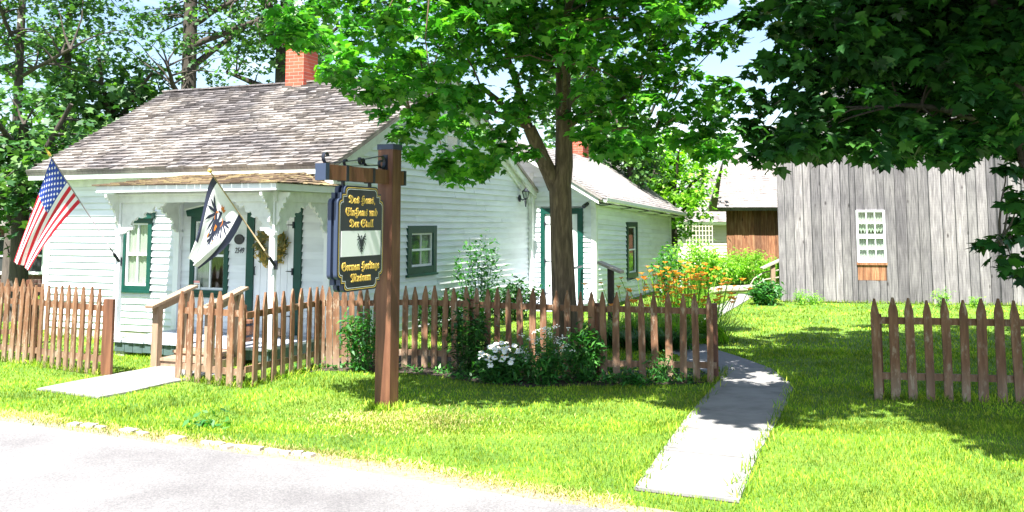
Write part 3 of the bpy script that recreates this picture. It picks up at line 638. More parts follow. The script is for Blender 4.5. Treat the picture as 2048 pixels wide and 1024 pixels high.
# eaves and rakes
mb = MB()
mb.box((-5.80, -.37, ZE-.15), (.17, -.335, ZE-.01)); mb.box((-5.78, -.335, ZE-.13), (.02, -.002, ZE-.10)); mb.box((-.45, -.33, ZE-.30), (.16, -.06, ZE-.16))
def rake(x0, x1, ya, yb, off0, off1):
    a = [(x0, ya, zroof(ya)-off1), (x1, ya, zroof(ya)-off1), (x1, yb, zroof(yb)-off1), (x0, yb, zroof(yb)-off1)]
    b = [(x0, ya, zroof(ya)-off0), (x1, ya, zroof(ya)-off0), (x1, yb, zroof(yb)-off0), (x0, yb, zroof(yb)-off0)]
    mb.hexa([a[0], a[1], a[2], a[3], b[0], b[1], b[2], b[3]])
rake(.14, .175, -.36, YR, .012, .19); rake(.14, .175, YR, 8.0, .012, .19); rake(.026, .14, -.3, YR, .10, .14); rake(.026, .14, YR, 8.0, .10, .14); rake(.024, .075, .15, YR, .14, .30); rake(.024, .075, YR, 7.9, .14, .30)
mb.box((.02, 7.80, 2.30), (.13, 7.99, 2.62)); mb.box((.03, 7.84, 0), (.11, 7.985, 2.3))
mb.build('fascia', M['trim'], H)
def PF(u, v):
    l = -5.82+(-.72)*v; return Vector((l+(.21-l)*u, -.40+(YR+.40)*v, ZE-.03+(ZR-ZE+.03)*v))
NF = Vector((0, -SLF, 1)).normalized()
mb = MB(); shingle_roof(mb, PF, NF, 31, .09, .24, 6.3, .040)
RO = mb.build('roof', M['shingle'], H)
mb = MB(); pts = [PF(0, 0), PF(1, 0), PF(1, 1), PF(0, 1)]; mb.hexa([p-NF*.05 for p in pts]+[p-NF*.004 for p in pts])
pb = [PF(0, 1), PF(1, 1), Vector((.21, 8.3, 2.47)), Vector((-5.97, 8.3, 2.47))]; nb_ = Vector((0, SLB, 1)).normalized(); mb.hexa([p-nb_*.05 for p in pb]+[p+nb_*.01 for p in pb])
mb.build('roof_deck', M['shingle'], RO)
mb = MB()
u = -6.55
while u < .2:
    mb.bar((u, YR-.02, ZR+.015), (u+.22, YR-.02, ZR+.02), .22, .03); u += .2
mb.build('ridge_cap', M['shingle'], RO)
mb = MB(); mb.box((-3.36, 3.32, 4.3), (-2.94, 3.80, 5.45)); mb.box((-3.39, 3.29, 5.34), (-2.91, 3.83, 5.40)); mb.box((-3.41, 3.27, 5.43), (-2.89, 3.85, 5.52)); mb.build('chimney', M['brick'], RO)
# windows and door of the main house
for wr_, nv, cu, hd, tr2 in ((W1, 1, 'sheer', M['green'], None), (W2, 1, 'left', M['green'], None)):
    w_ = window(H, *FRONT, wr_, .075, M['green'], nv, 1, hood=hd, curtain=cu)
st = MB(); st.box((-2.545, -.03, .855), (-2.43, -.026, .985), 0); st.box((-2.545, -.032, .95), (-2.43, -.0305, .985), 1)
for k in range(4): st.box((-2.53, -.032, .87+.018*k), (-2.45+.006*(k % 2), -.0305, .878+.018*k), 2)
st.build('warning_sticker', [M['signwhite'], M['pink'], M['flagblack']], w_)
gw = window(H, *GAB, WG, .13, M['green'], 1, 1, curtain='right')
window(H, *GAB, WA, .07, M['trim'], 0, 1, curtain='sheer')
s0, s1, z0, z1 = DR
mb = MB(); mb.box((s0, -.05, z0), (s0+.13, .04, z1)); mb.box((s1-.13, -.05, z0), (s1, .04, z1)); mb.box((s0+.13, -.048, z1-.13), (s1-.13, .04, z1)); mb.build('door_frame', M['green'], H)
def plank_door(x0, x1, za, zb, y, n, parent):
    mb = MB(); k = 0; x = x0
    wd = (x1-x0)/n
    for i in range(n): mb.box((x0+wd*i+.003, y, za), (x0+wd*(i+1)-.003, y+.03, zb))
    mb.box((x0, y+.012, za), (x1, y+.045, zb)); return mb.build('door', M['white'], parent)
dd = plank_door(s0+.13, s1-.13, z0+.03, z1-.13, -.022, 6, H)
def hinge(dx, zz, y, sgn, parent, L=.13):
    mb = MB(); mb.prism([(dx, zz-.012), (dx-sgn*L, zz-.004), (dx-sgn*(L+.02), zz), (dx-sgn*L, zz+.004), (dx, zz+.012)], lambda u, v, t: (u, y-t, v), .001, .009)
    mb.box((dx-.012, y-.05, zz-.05), (dx+.012, y-.001, zz+.05)); mb.build('hinge', M['iron'], parent)
for zz in (1.85, 1.16, .5): hinge(s1-.135, zz, -.022, 1, dd)
mb = MB(); mb.tube([(s0+.16, -.03, 1.22), (s0+.18, -.07, 1.22), (s0+.18, -.07, 1.10), (s0+.16, -.03, 1.10)], .008); mb.build('handle', M['iron'], dd)

# porch
mb = MB(); x = -2.82
while x < -.12:
    wd = random.uniform(.085, .11); mb.box((x+.002, -1.40+random.uniform(-.015, .02), .195+random.uniform(-.002, .002)), (min(x+wd, -.1)-.002, -.055, .228+random.uniform(-.002, .002))); x += wd
PO = mb.build('porch', M['deckpaint'], H)
mb = MB(); x = -2.78
while x < -.14:
    wd = random.uniform(.10, .2); mb.box((x+.004, -1.36, .06+random.uniform(-.008, .008)), (min(x+wd, -.12)-.004, -1.335, .193)); x += wd
y = -1.33
while y < -.1: mb.box((-.135, y+.004, .06), (-.11, y+.14, .193)); y += .15
mb.build('porch_skirt', M['deckside'], PO)
mb = MB(); mb.box((-2.78, -1.33, -.02), (-2.62, -1.12, .06)); mb.box((-2.1, -1.0, -.02), (-1.9, -.8, .19)); mb.build('pier', M['cinder'], PO)
mb = MB(); mb.box((-.32, -1.30, -.02), (-.16, -1.1, .06)); mb.build('pier', M['cinder'], PO)
ZB = 2.31
mb = MB()
mb.box((-2.86, -1.40, ZB-.14), (-.02, -1.31, ZB)); mb.box((-2.86, -1.31, ZB-.14), (-2.77, -.05, ZB)); mb.box((-.11, -1.31, ZB-.14), (-.02, -.05, ZB)); mb.box((-2.88, -1.425, ZB-.045), (0, -1.40, ZB-.02))
mb.box((-2.77, -1.31, ZB-.02), (-.11, -.05, ZB-.004)); mb.build('porch_beam', M['trim'], PO)
mb = MB()
mb.box((-2.95, -1.65, ZB+.003), (.15, -1.62, ZB+.092)); mb.box((.12, -1.62, ZB+.003), (.15, -.05, ZB+.092)); mb.box((-2.95, -1.62, ZB+.003), (-2.92, -.05, ZB+.092)); mb.box((-2.92, -1.62, ZB+.004), (.12, -.05, ZB+.012))
mb.build('porch_fascia', M['white'], PO)
mb = MB()   # shallow hipped porch roof
PL, PR_, PY, PZ, WZ = -2.99, .19, -1.69, ZB+.095, 2.66
il, ir = -2.35, -.45
def q3(a, b, c, d): return lambda u, v: (Vector(a)*(1-u)+Vector(b)*u)*(1-v)+(Vector(d)*(1-u)+Vector(c)*u)*v
shingle_roof(mb, q3((PL, PY, PZ), (PR_, PY, PZ), (ir, -.03, WZ), (il, -.03, WZ)), Vector((0, -.16, 1)).normalized(), 11, .08, .2, 3.1, .016)
shingle_roof(mb, q3((PR_, PY, PZ), (PR_, -.03, PZ), (ir+.02, -.03, WZ), (ir, -.031, WZ)), Vector((.4, 0, 1)).normalized(), 7, .08, .2, 1.7, .016)
shingle_roof(mb, q3((PL, -.03, PZ), (PL, PY, PZ), (il, -.031, WZ), (il-.02, -.03, WZ)), Vector((-.4, 0, 1)).normalized(), 7, .08, .2, 1.7, .016)
mb.build('porch_roof', M['shinglemoss'], PO)
BRK = [(0, 0), (.60, 0), (.585, -.045), (.545, -.05), (.53, -.085), (.49, -.07), (.46, -.05), (.43, -.09), (.44, -.125), (.39, -.15), (.34, -.13), (.31, -.17), (.33, -.2), (.27, -.22), (.22, -.2), (.19, -.25), (.15, -.26), (.13, -.31), (.17, -.34), (.15, -.39), (.09, -.39), (.06, -.43), (0, -.44)]
def bracket(c, dirx, dep, t=.02, sc=1.):
    mb = MB(); c = Vector(c); dirx = Vector(dirx); n = dirx.cross(Z)
    n_ = len(BRK); poly_ = [(a*sc*dep, b*sc) for a, b in BRK]
    # cut-outs: build as two webs with a slot between
    mb.prism(poly_, lambda u, v, tt: c+dirx*u+Z*v+n*tt, -t, t); mb.build('bracket', M['trim'], PO)
def column(x, y, w_=.045):
    mb = MB(); mb.box((x-w_-.012, y-w_-.012, .23), (x+w_+.012, y+w_+.012, .30)); mb.box((x-w_, y-w_, .30), (x+w_, y+w_, .80))
    c = .018; pl_ = [(-w_+c, -w_), (w_-c, -w_), (w_, -w_+c), (w_, w_-c), (w_-c, w_), (-w_+c, w_), (-w_, w_-c), (-w_, -w_+c)]
    mb.prism([(x+a, y+b) for a, b in pl_], lambda u, v, t: (u, v, t), .80, 1.72); mb.box((x-w_-.01, y-w_-.01, 1.72), (x+w_+.01, y+w_+.01, 1.76)); mb.box((x-w_, y-w_, 1.76), (x+w_, y+w_, ZB-.14))
    mb.build('column', M['white'], PO)
column(-2.78, -1.345); column(-.10, -1.345)
for cx in (-2.86, -.08):
    mb = MB(); mb.box((cx-.05, -.10, .23), (cx+.05, -.03, ZB-.14)); mb.box((cx-.07, -.12, 1.66), (cx+.07, -.03, 1.74)); mb.build('pilaster', M['white'], PO)
zt = ZB-.14
bracket((-2.73, -1.345, zt), (1, 0, 0), 1.3); bracket((-.15, -1.345, zt), (-1, 0, 0), .95); bracket((-2.78, -1.39, zt+.12), (0, -1, 0), .42); bracket((-.10, -1.39, zt+.12), (0, -1, 0), .42)
bracket((-.06, -1.30, zt), (0, 1, 0), 1.1); bracket((-2.82, -1.30, zt), (0, 1, 0), 1.1); bracket((-.09, -.12, zt), (0, -1, 0), .7); bracket((-2.83, -.12, zt), (0, -1, 0), .8)
bracket((-.05, -1.345, zt+.12), (1, 0, 0), .35); bracket((-2.83, -1.345, zt+.12), (-1, 0, 0), .3)

# annex
def sagz(s, z): return z-.03*(s-8)
DA = (.27, 1.27, .10, 2.2)
mb = MB()
siding(mb, (0, 8.0, 0), X1, -Y1, .0, 3.66, .112, lambda z: (.03 if z < 2.6 else -.3, min(1.46, 1.85-(z+.13-2.42)/.6)), [DA])
siding(mb, (1.54, 0, 0), Y1, X1, -.05, 2.36, .112, lambda z: (8.09, 15.5), [(10.55, 11.62, .50, 1.98)], zf=sagz)
mb.build('annex_wall', M['siding'], H)
mb = MB(); mb.box((-.1, 8.04, -.3), (.28, 8.2, 2.6)); mb.box((1.26, 8.04, -.3), (1.5, 8.2, 2.5)); mb.box((.28, 8.04, 2.19), (1.26, 8.2, 2.6)); mb.box((1.34, 8.1, -.6), (1.52, 10.58, 2.3)); mb.box((1.34, 11.6, -.6), (1.52, 15.6, 2.1)); mb.box((1.34, 10.58, -.6), (1.52, 11.6, .45)); mb.box((1.34, 10.58, 1.9), (1.52, 11.6, 2.2)); mb.box((-5.5, 8.05, 0), (-5.3, 15.6, 2.0)); mb.box((-5.3, 15.4, 0), (1.4, 15.58, 2.0))
mb.add([(-.3, 8.03, 2.5), (1.5, 8.03, 2.5), (-.3, 8.03, 3.6), (-.3, 8.15, 2.5), (1.5, 8.15, 2.5), (-.3, 8.15, 3.6)], [(0, 1, 2), (5, 4, 3), (0, 3, 4, 1), (1, 4, 5, 2), (2, 5, 3, 0)])
mb.build('annex_core', M['siding'], H)
mb = MB()
mb.box((1.46, 7.955, -.1), (1.575, 8.085, 2.42)); mb.box((1.50, 15.5, -.5), (1.575, 15.62, 2.1)); mb.box((.0, 7.97, .0), (.10, 8.0, 3.0))
za = lambda x: 2.42+.6*(1.85-x)
mb.hexa([(-.3, 7.42, za(-.3)-.20), (1.80, 7.42, za(1.80)-.17), (1.80, 7.46, za(1.80)-.17), (-.3, 7.46, za(-.3)-.20), (-.3, 7.42, za(-.3)-.015), (1.80, 7.42, za(1.80)-.015), (1.80, 7.46, za(1.80)-.015), (-.3, 7.46, za(-.3)-.015)])
mb.hexa([(-.3, 7.46, za(-.3)-.12), (1.80, 7.46, za(1.80)-.12), (1.80, 7.99, za(1.80)-.12), (-.3, 7.99, za(-.3)-.12), (-.3, 7.46, za(-.3)-.09), (1.80, 7.46, za(1.80)-.09), (1.80, 7.99, za(1.80)-.09), (-.3, 7.99, za(-.3)-.09)])
mb.hexa([(1.60, 8, 2.26), (1.83, 8, 2.26), (1.83, 15.9, 2.02), (1.60, 15.9, 2.02), (1.60, 8, 2.29), (1.83, 8, 2.29), (1.83, 15.9, 2.05), (1.60, 15.9, 2.05)])
mb.build('annex_trim', M['trim'], H)
def PA(u, v): 
    y = 7.38+(15.98-7.38)*u; x = 1.90+(-.3-1.90)*v; return Vector((x, y, (2.40-.03*(y-7.4))*(1-v)+(3.73)*v))
NA = Vector((.6, 0, 1)).normalized()
mb = MB(); shingle_roof(mb, PA, NA, 21, .10, .22, 8.6, .014); AR = mb.build('annex_roof', M['shingle2'], H)
mb = MB(); pts = [PA(0, 0), PA(1, 0), PA(1, 1), PA(0, 1)]; mb.hexa([p-NA*.05 for p in pts]+[p-NA*.004 for p in pts])
pb = [Vector((-.3, 7.38, 3.73)), Vector((-.3, 15.98, 3.73)), Vector((-5.6, 15.98, 2.0)), Vector((-5.6, 7.9, 2.0))]; mb.hexa([p-Z*.06 for p in pb]+[p for p in pb])
mb.build('annex_roof_deck', M['shingle2'], AR)
mb = MB(); cyx = 12.6; mb.box((-.75, cyx, 3.3), (-.2, cyx+.55, 4.25)); mb.box((-.78, cyx-.03, 4.15), (-.17, cyx+.58, 4.22)); mb.build('chimney', M['brick'], AR)
mb = MB()
pts = [Vector((1.93, y, 2.375-.03*(y-7.4))) for y in (7.45, 10, 13, 15.9)]; prof = [(-.05, .04), (-.05, -.02), (-.03, -.055), (.02, -.06), (.05, -.03), (.055, .035), (.05, .035), (.044, -.025), (.018, -.05), (-.027, -.046), (-.042, -.018), (-.042, .04)]
vs = []; fs = []
for p in pts: vs += [p+Vector((a, 0, b)) for a, b in prof]
k = len(prof)
for i in range(3):
    for j in range(k): fs.append((i*k+j, i*k+(j+1) % k, (i+1)*k+(j+1) % k, (i+1)*k+j))
fs += [tuple(range(k)), tuple(3*k+j for j in reversed(range(k)))]
mb.add(vs, fs); GU = mb.build('gutter', M['trim'], H)
mb = MB()
for y in (7.9, 9.6, 11.3, 13, 14.7): mb = MB(); zz = 2.33-.03*(y-7.4); mb.tube([(1.60, y, zz-.02), (1.70, y, zz-.06), (1.85, y, zz-.05), (1.95, y, zz-.04)], .012, 6); mb.build('gutter_strap', M['iron'], GU)
s0, s1, z0, z1 = DA
mb = MB(); mb.box((s0, 7.95, z0), (s0+.10, 8.05, z1)); mb.box((s1-.13, 7.95, z0), (s1, 8.05, z1)); mb.box((s0+.10, 7.952, z1-.13), (s1-.13, 8.05, z1)); mb.build('door_frame', M['green'], H)
dd = plank_door(s0+.10, s1-.13, z0+.02, z1-.13, 7.985, 3, H)
for zz in (1.85, 1.02, .3): hinge(s0+.105, zz, 7.985, -1, dd, .12)
window(H, (1.54, 0, -.09), Y1, X1, (10.58, 11.6, .60, 1.98), .12, M['green'], 0, 1, curtain='left', sill=False)
mb = MB(); x = -.25
for k in range(9): mb.box((.02, 7.05+k*.1, -.06), (1.55, 7.145+k*.1, -.02))
for a in (.02, .72, 1.45): mb.box((a, 7.03, -.22), (a+.08, 7.9, -.062))
mb.box((.0, 7.02, -.22), (1.56, 7.05, -.05)); 
for v in mb.v: pass
mb.v = [(a, b, c+.20) for a, b, c in mb.v]
mb.build('annex_stoop', M['deckpaint'], H)

# ------------------------------------------------------- things hung on the house
def HL(x, y, z): return hw(x, y, z)
def wall_thing(name, loc, label, cat):  # local frame turned with the house
    t = D.objects.new(name, None); COL.objects.link(t); t.location = loc; t.rotation_euler = (0, 0, -HA); t.empty_display_size = .1; ORIG[t.name] = Vector((0, 0, 0)); return tag(t, label, cat)
LT = wall_thing('wall_lantern', HL(.02, 7.27, 2.46), 'black glass lantern on the white gable wall near the corner', 'lantern')
mb = MB(); mb.ball((.02, 0, -.05), .075, (.3, 1, 1.1)); mb.tube([(.02, 0, -.04), (.09, 0, -.09), (.15, 0, -.06)], .014); mb.build('wall_bracket', M['iron'], LT)
mb = MB()
for k in range(6):
    a = k*math.pi/3; b = a+math.pi/3; p = lambda r, t, z: (.16+r*math.cos(t), r*math.sin(t), z)
    mb.bar(p(.045, a, -.05), p(.085, a, .10), .010, .010); mb.bar(p(.085, a, .10), p(.085, b, .10), .012, .012); mb.bar(p(.045, a, -.05), p(.045, b, -.05), .012, .012)
mb.tube([(.16, 0, .10), (.16, 0, .125), (.16, 0, .15), (.16, 0, .19)], [.095, .06, .035, .01], 6); mb.tube([(.16, 0, -.05), (.16, 0, -.09), (.16, 0, -.11), (.16, 0, -.24)], [.04, .02, .028, .012], 8)
mb.build('lantern_cage', M['iron'], LT)
mb = MB(); mb.tube([(.16, 0, -.045), (.16, 0, .098)], [.036, .074], 6); mb.build('lantern_glass', M['glass'], LT)
mb = MB(); mb.tube([(.16, 0, -.04), (.16, 0, .03)], .012, 8); mb.build('bulb', M['signwhite'], LT)
SCM = wall_thing('security_camera', HL(1.36, 7.95, 2.28), 'small black camera on the annex front beside the door top', 'camera')
mb = MB(); mb.tube([(0, .03, 0), (0, -.05, .0)], .012); mb.tube([(.02, .02, .02), (-.03, -.12, -.05)], [.04, .045], 10); mb.build('camera_body', M['iron'], SCM)
PLQ = wall_thing('oval_plaque', HL(-1.695, -.03, 1.63), 'dark oval plaque on the white porch wall above the house number', 'plaque')
mb = MB(); mb.prism([(.088*math.cos(t*.2617), .078*math.sin(t*.2617)) for t in range(24)], lambda u, v, t: (u, -t, v), 0, .02); mb.build('plaque_board', M['plaque'], PLQ)
mb = MB()
for k in range(24):
    a = k*.2617; b = a+.2617; mb.bar((.08*math.cos(a), -.021, .07*math.sin(a)), (.08*math.cos(b), -.021, .07*math.sin(b)), .006, .006)
mb.box((-.045, -.023, .008), (.045, -.0195, .018)); mb.box((-.04, -.023, -.014), (.04, -.0195, -.005)); mb.build('raised_rim', M['iron'], PLQ)
def text_mesh(body, width, height, ref='H', shear=0., ext=.01):
    c = D.curves.new('lettering', 'FONT'); c.body = body; c.extrude = ext; c.shear = shear; o = D.objects.new('lettering', c); COL.objects.link(o)
    dg = bpy.context.evaluated_depsgraph_get(); me = D.meshes.new_from_object(o.evaluated_get(dg)); D.objects.remove(o); D.curves.remove(c)
    v = np.array([tuple(x.co) for x in me.vertices]); x0, x1 = v[:, 0].min(), v[:, 0].max()
    fs = [list(p.vertices) for p in me.polygons]; D.meshes.remove(me)
    v[:, 0] = (v[:, 0]-(x0+x1)/2)*width/(x1-x0); v[:, 1] = v[:, 1]*height/.7; return v, fs
HN = wall_thing('house_number', HL(-1.69, -.028, 1.42), 'black italic house number 2549 on the white porch wall', 'house number')
v, fs = text_mesh('2549', .175, .085, shear=.25, ext=.004); mb = MB(); mb.add([(a, -c-.004, b) for a, b, c in v], fs)
v2 = [(a+.002, -c-.004, b) for a, b, c in v]; mb.build('numerals', M['black'], HN)
# wreath
WR = wall_thing('wreath', HL(-1.06, -.06, 1.52), 'dried green and gold wreath hanging on the white plank porch door', 'wreath')
n = 1100; th = rng.uniform(0, 6.283, n); rr_ = rng.normal(.205, .035, n); P = np.stack([rr_*np.cos(th), -np.abs(rng.normal(.02, .025, n)), rr_*np.sin(th)*1.1-.015], 1)
Vv, Ff = leaves(P, rng.uniform(.05, .10, n), th-1.57+rng.normal(0, .6, n)*0, rng.normal(0, .5, n), rng.uniform(-.8, .8, n), LANCE_V*np.array([1.3, 1, 1]), OVAL_F)
Vv = Vv.copy(); 
# turn each leaf tangentially round the ring
q = (Vv.reshape(n, -1, 3)-P[:, None]); ang = th+rng.normal(0, .55, n)+.7
c_, s_ = np.cos(ang), np.sin(ang); L_ = np.linalg.norm(q, axis=2)*np.sign(q[:, :, 1]+1e-9); side = rng.normal(0, .016, (n, 4)); side[:, [0, 2]] = 0; side[:, 1] = .014; side[:, 3] = -.014
qq = np.stack([c_[:, None]*L_-s_[:, None]*side, -np.abs(L_)*.25, s_[:, None]*L_+c_[:, None]*side], 2)
bulk('wreath_foliage', (P[:, None]+qq).reshape(-1, 3), Ff, M['wreathleaf'], WR)
mb = MB(); mb.tube([(.19*math.cos(k*.3927), -.01, .20*math.sin(k*.3927)-.015) for k in range(17)], .018, 6); mb.build('twig_ring', M['barkd'], WR)
# brown tub and log on the porch
t = thing('planter_tub', hw(-.92, -.85, .228), 'brown wooden tub standing on the porch deck by the steps', 'tub')
mb = MB(); c = hw(-.92, -.85, 0); mb.tube([(c.x, c.y, .23), (c.x, c.y, .38), (c.x, c.y, .52)], [.10, .125, .12], 14); mb.build('staves', M['woodbrown'], t)
mb = MB(); mb.tube([(c.x, c.y, .29), (c.x, c.y, .32)], [.119, .123], 14); mb.build('hoop', M['iron'], t); mb = MB(); mb.tube([(c.x, c.y, .45), (c.x, c.y, .48)], [.126, .125], 14); mb.build('hoop', M['iron'], t)
mb = MB(); c = hw(-.72, -.35, .30); mb.tube([c+AX*-.09, c+AX*-.03+Z*.012, c+AX*.09], [.06, .068, .06], 10)
tag(mb.build('doorstop_log', M['cedar'], loc=c), 'short tan log lying on the porch deck at the door', 'log')

# porch steps with rails
ST = thing('porch_steps', hw(-1.1, -1.7), 'raw lumber steps with two sloping handrails leading up to the porch', 'steps')
def hb(mb, a, b):
    x0, y0, z0 = a; x1, y1, z1 = b
    mb.hexa([hw(x0, y0, z0), hw(x1, y0, z0), hw(x1, y1, z0), hw(x0, y1, z0), hw(x0, y0, z1), hw(x1, y0, z1), hw(x1, y1, z1), hw(x0, y1, z1)])
xl, xr = -1.42, -.56
for k, (ya, zt) in enumerate(((-1.98, .125), (-1.70, .19))):
    mb = MB(); hb(mb, (xl, ya, zt-.035), (xr, ya+.135, zt)); hb(mb, (xl, ya+.145, zt-.035), (xr, ya+.29, zt)); mb.build('tread', M['cedar'], ST)
    mb = MB(); hb(mb, (xl+.01, ya+.02, 0 if k == 0 else .13), (xr-.01, ya+.045, zt-.037)); mb.build('riser', M['cedar'], ST)
mb = MB(); hb(mb, (xl-.04, -2.0, 0), (xl-.003, -1.40, .12)); mb.build('stringer', M['cedar'], ST); mb = MB(); hb(mb, (xr+.003, -2.0, 0), (xr+.04, -1.40, .12)); mb.build('stringer', M['cedar'], ST)
for x in (xl, xr):
    mb = MB(); hb(mb, (x-.05, -2.04, 0), (x+.05, -1.95, .80)); mb.build('rail_post', M['cedar'], ST)
    mb = MB(); hb(mb, (x-.045, -1.50, .0), (x+.045, -1.41, .97)); mb.build('rail_post', M['cedar'], ST)
    mb = MB(); mb.bar(hw(x, -2.16, .79), hw(x, -1.32, 1.01), .13, .034, side=AX); mb.build('handrail', M['cedar'], ST)
    mb = MB(); mb.bar(hw(x, -2.08, .745), hw(x, -1.38, .925), .035, .09, side=AX); mb.build('rail_apron', M['cedar'], ST)
HR = thing('handrail', hw(1.35, 7.2), 'curved black iron handrail at the annex door stoop behind the maple', 'handrail')
mb = MB(); mb.tube([hw(1.10, 6.5, 0), hw(1.10, 6.55, .75), hw(1.12, 6.62, .88), hw(1.2, 6.8, .93), hw(1.25, 7.1, .90), hw(1.25, 7.9, .92)], .028, 8); mb.build('rail', M['iron'], HR)
mb = MB(); mb.tube([hw(1.25, 7.3, 0), hw(1.25, 7.3, .9)], .02, 8); mb.tube([hw(1.10, 6.55, .4), hw(1.25, 7.3, .42)], .014, 8); mb.build('baluster', M['iron'], HR)

# ---------------------------------------------------------------- picket fences
def on_line(px, poly, py=585.):
    r = ray(px, py); t_ = None
    for a, b in zip(poly[:-1], poly[1:]):
        d = b-a; den = d.x*r.y-d.y*r.x
        if abs(den) < 1e-9: continue
        u = (r.x*a.y-r.y*a.x)/den*1.
        # solve a+u*d parallel to r
        u = -(a.x*r.y-a.y*r.x)/den
        if -.02 <= u <= 1.02:
            p = a+d*u
            if p.y > 0: return p, d.normalized()
    return None
def picket(mb, p, s, h, w_, lean=0., bend=0., face=-1, tip=.15):
    n = Vector((s.y, -s.x, 0)); n = n if n.y < 0 else -n
    poly_ = [(-.5, 0), (.5, 0), (.5, h-tip)]+[(.5*(1-t)**.7, h-tip+tip*t) for t in (.25, .5, .75)]+[(.10, h), (-.10, h)]+[(-.5*(1-t)**.7, h-tip+tip*t) for t in (.75, .5, .25)]+[(-.5, h-tip)]
    def fn(u, v, t): return p+s*(u*w_+lean*v+bend*math.sin(v/h*math.pi))+Z*v+n*(t+.015*bend)
    # split shaft in the middle so bends show
    poly_ = [(-.5, 0), (.5, 0), (.5, h*.3), (.5, h*.6)]+poly_[2:]+[(-.5, h*.6), (-.5, h*.3)]
    mb.prism(poly_, fn, .0, .024)
def fence(name, label, poly, pxs, h, wd, posts, rz=(.19, .80), leans=None, py=585, zoff=0):
    F = thing(name, poly[0], label, 'fence', 'picket fences')
    for i, px in enumerate(pxs):
        q = on_line(px, poly, py)
        if not q: continue
        p, s = q; n = Vector((s.y, -s.x, 0)); n = n if n.y < 0 else -n
        mb = MB(); hh = h+random.uniform(-.018, .018)
        ln = random.uniform(-.02, .02)+(leans[i] if leans else 0)
        picket(mb, p+n*.02, s, hh, wd*random.uniform(.9, 1.08), ln, random.choice([0, 0, random.uniform(-.012, .012)]), tip=random.uniform(.13, .17))
        mb.build('picket', M['fence'], F)
    for z in rz:
        for a, b in zip(poly[:-1], poly[1:]):
            s = (b-a).normalized(); n = Vector((s.y, -s.x, 0)); n = n if n.y < 0 else -n
            mb = MB(); mb.bar(a-n*.002+Z*(z+random.uniform(-.012, .012)), b-n*.002+Z*(z+random.uniform(-.012, .012)), .036, .072); mb.build('rail', M['fence'], F)
    for px, hh, wdt in posts:
        q = on_line(px, poly, py)
        if not q: continue
        p, s = q; n = Vector((s.y, -s.x, 0)); n = n if n.y < 0 else -n
        mb = MB(); c = p-n*(.022+wdt/2); mb.obox(c+Z*(hh/2-.02), s*wdt/2, n*wdt/2, Z*(hh/2+.02)); mb.build('post', M['woodbrown'], F)
    return F
c1, c2 = gz(361, 759), gz(488, 776)
midx2 = [509, 527, 546.5, 564.5, 581, 598, 615, 631, 646, 661, 675, 691, 705, 718.5, 736, 755, 774, 793, 811.5, 831.5, 851.5, 871.5, 891.5, 912, 933.5, 954.5, 976.5, 998, 1020, 1042.5, 1065, 1089, 1112, 1136, 1160, 1183.5, 1208, 1232, 1257.5, 1283.5, 1310.5, 1336.5, 1364, 1390.5, 1417]
fence('picket_fence', 'short return of flaking picket fence in front of the porch steps', [c1, c2], [366.5, 387, 405, 426.5, 446.5, 468.5, 488], 1.07, .088, [(376, .93, .06), (480, .93, .06)], rz=(.17, .83))
mid = [c2, gz(640, 736), gz(745, 733), gz(852, 735), gz(1215, 758), gz(1434, 765)]
fence('picket_fence', 'long middle run of picket fence passing behind the sign post to the path gap', mid, midx2, 1.055, .078, [(1428, .92, .07), (1190, .9, .08), (940, .9, .08), (660, .9, .08)], rz=(.19, .83))
lf = [gz(-60, 716), gz(60, 728), gz(110, 737), gz(207, 751)]
fence('picket_fence', 'sunlit picket fence left of the porch path with tall end post', lf, [-28, -12, 4, 19, 33, 46.5, 60.5, 75, 89, 101.5, 115, 128, 142, 155.5, 170.5, 185.5, 200.5], 1.07, .078, [(64, .85, .07)], rz=(.19, .82), leans=[.03]*8+[.02]*9)
F2 = thing('fence_post', gz(212, 752), 'square red brown end post at the left side of the porch path', 'post')
mb = MB(); p = gz(213, 752); mb.obox(p+Z*.44, AX*.075, BX*.02, Z*.50); mb.build('post_board', M['woodbrown'], F2)
mb = MB(); mb.obox(p+Z*.44-AX*.085+BX*.06, AX*.02, BX*.06, Z*.49); mb.build('side_board', M['woodbrown'], F2)
bf = [gz(-120, 686), gz(80, 692)]
fence('picket_fence', 'shaded back fence behind the left fence beside the house wall', bf, [-30, -12, 2, 20, 37, 52, 66], 1.02, .085, [(55, 1.0, .08)], rz=(.2, .86), py=560)
rf = [gz(1757, 798), gz(2040, 806), gz(2330, 815)]
fence('picket_fence', 'picket fence right of the path standing in the shade of the dark maple', rf, [1748, 1782, 1816, 1851, 1886, 1920.5, 1955, 1992.5, 2027, 2062, 2098, 2134, 2170], 1.07, .092, [(1757, .9, .05), (2100, .9, .08)], rz=(.25, .83))

# ---------------------------------------------------------------- sign post and board
SA = .40
sA = Vector((math.cos(SA), -math.sin(SA), 0)); sB = Vector((math.sin(SA), math.cos(SA), 0))
pc = gz(779, 822)-sA*.088+sB*.088; pc.z = 0
SP = thing('sign_post', pc, 'tall brown timber post with bracket arm and black iron scrolls on the lawn', 'sign post')
mb = MB(); mb.obox(pc+Z*1.28, sA*.088, sB*.088, Z*1.38); mb.build('post', M['woodbrown'], SP)
mb = MB(); mb.obox(pc+Z*2.675, sA*.096, sB*.096, Z*.028); mb.build('post_cap', M['navy'], SP)
zb = 2.36
mb = MB(); mb.obox(pc-sB*.50+Z*zb, sA*.05, sB*.72, Z*.07); mb.build('arm', M['woodbrown'], SP)
mb = MB(); mb.obox(pc-sB*1.215+Z*zb, sA*.058, sB*.03, Z*.078); mb.build('arm_cap', M['navy'], SP)
mb = MB(); mb.obox(pc+sB*.235+Z*zb, sA*.058, sB*.02, Z*.078); mb.build('arm_cap', M['iron'], SP)
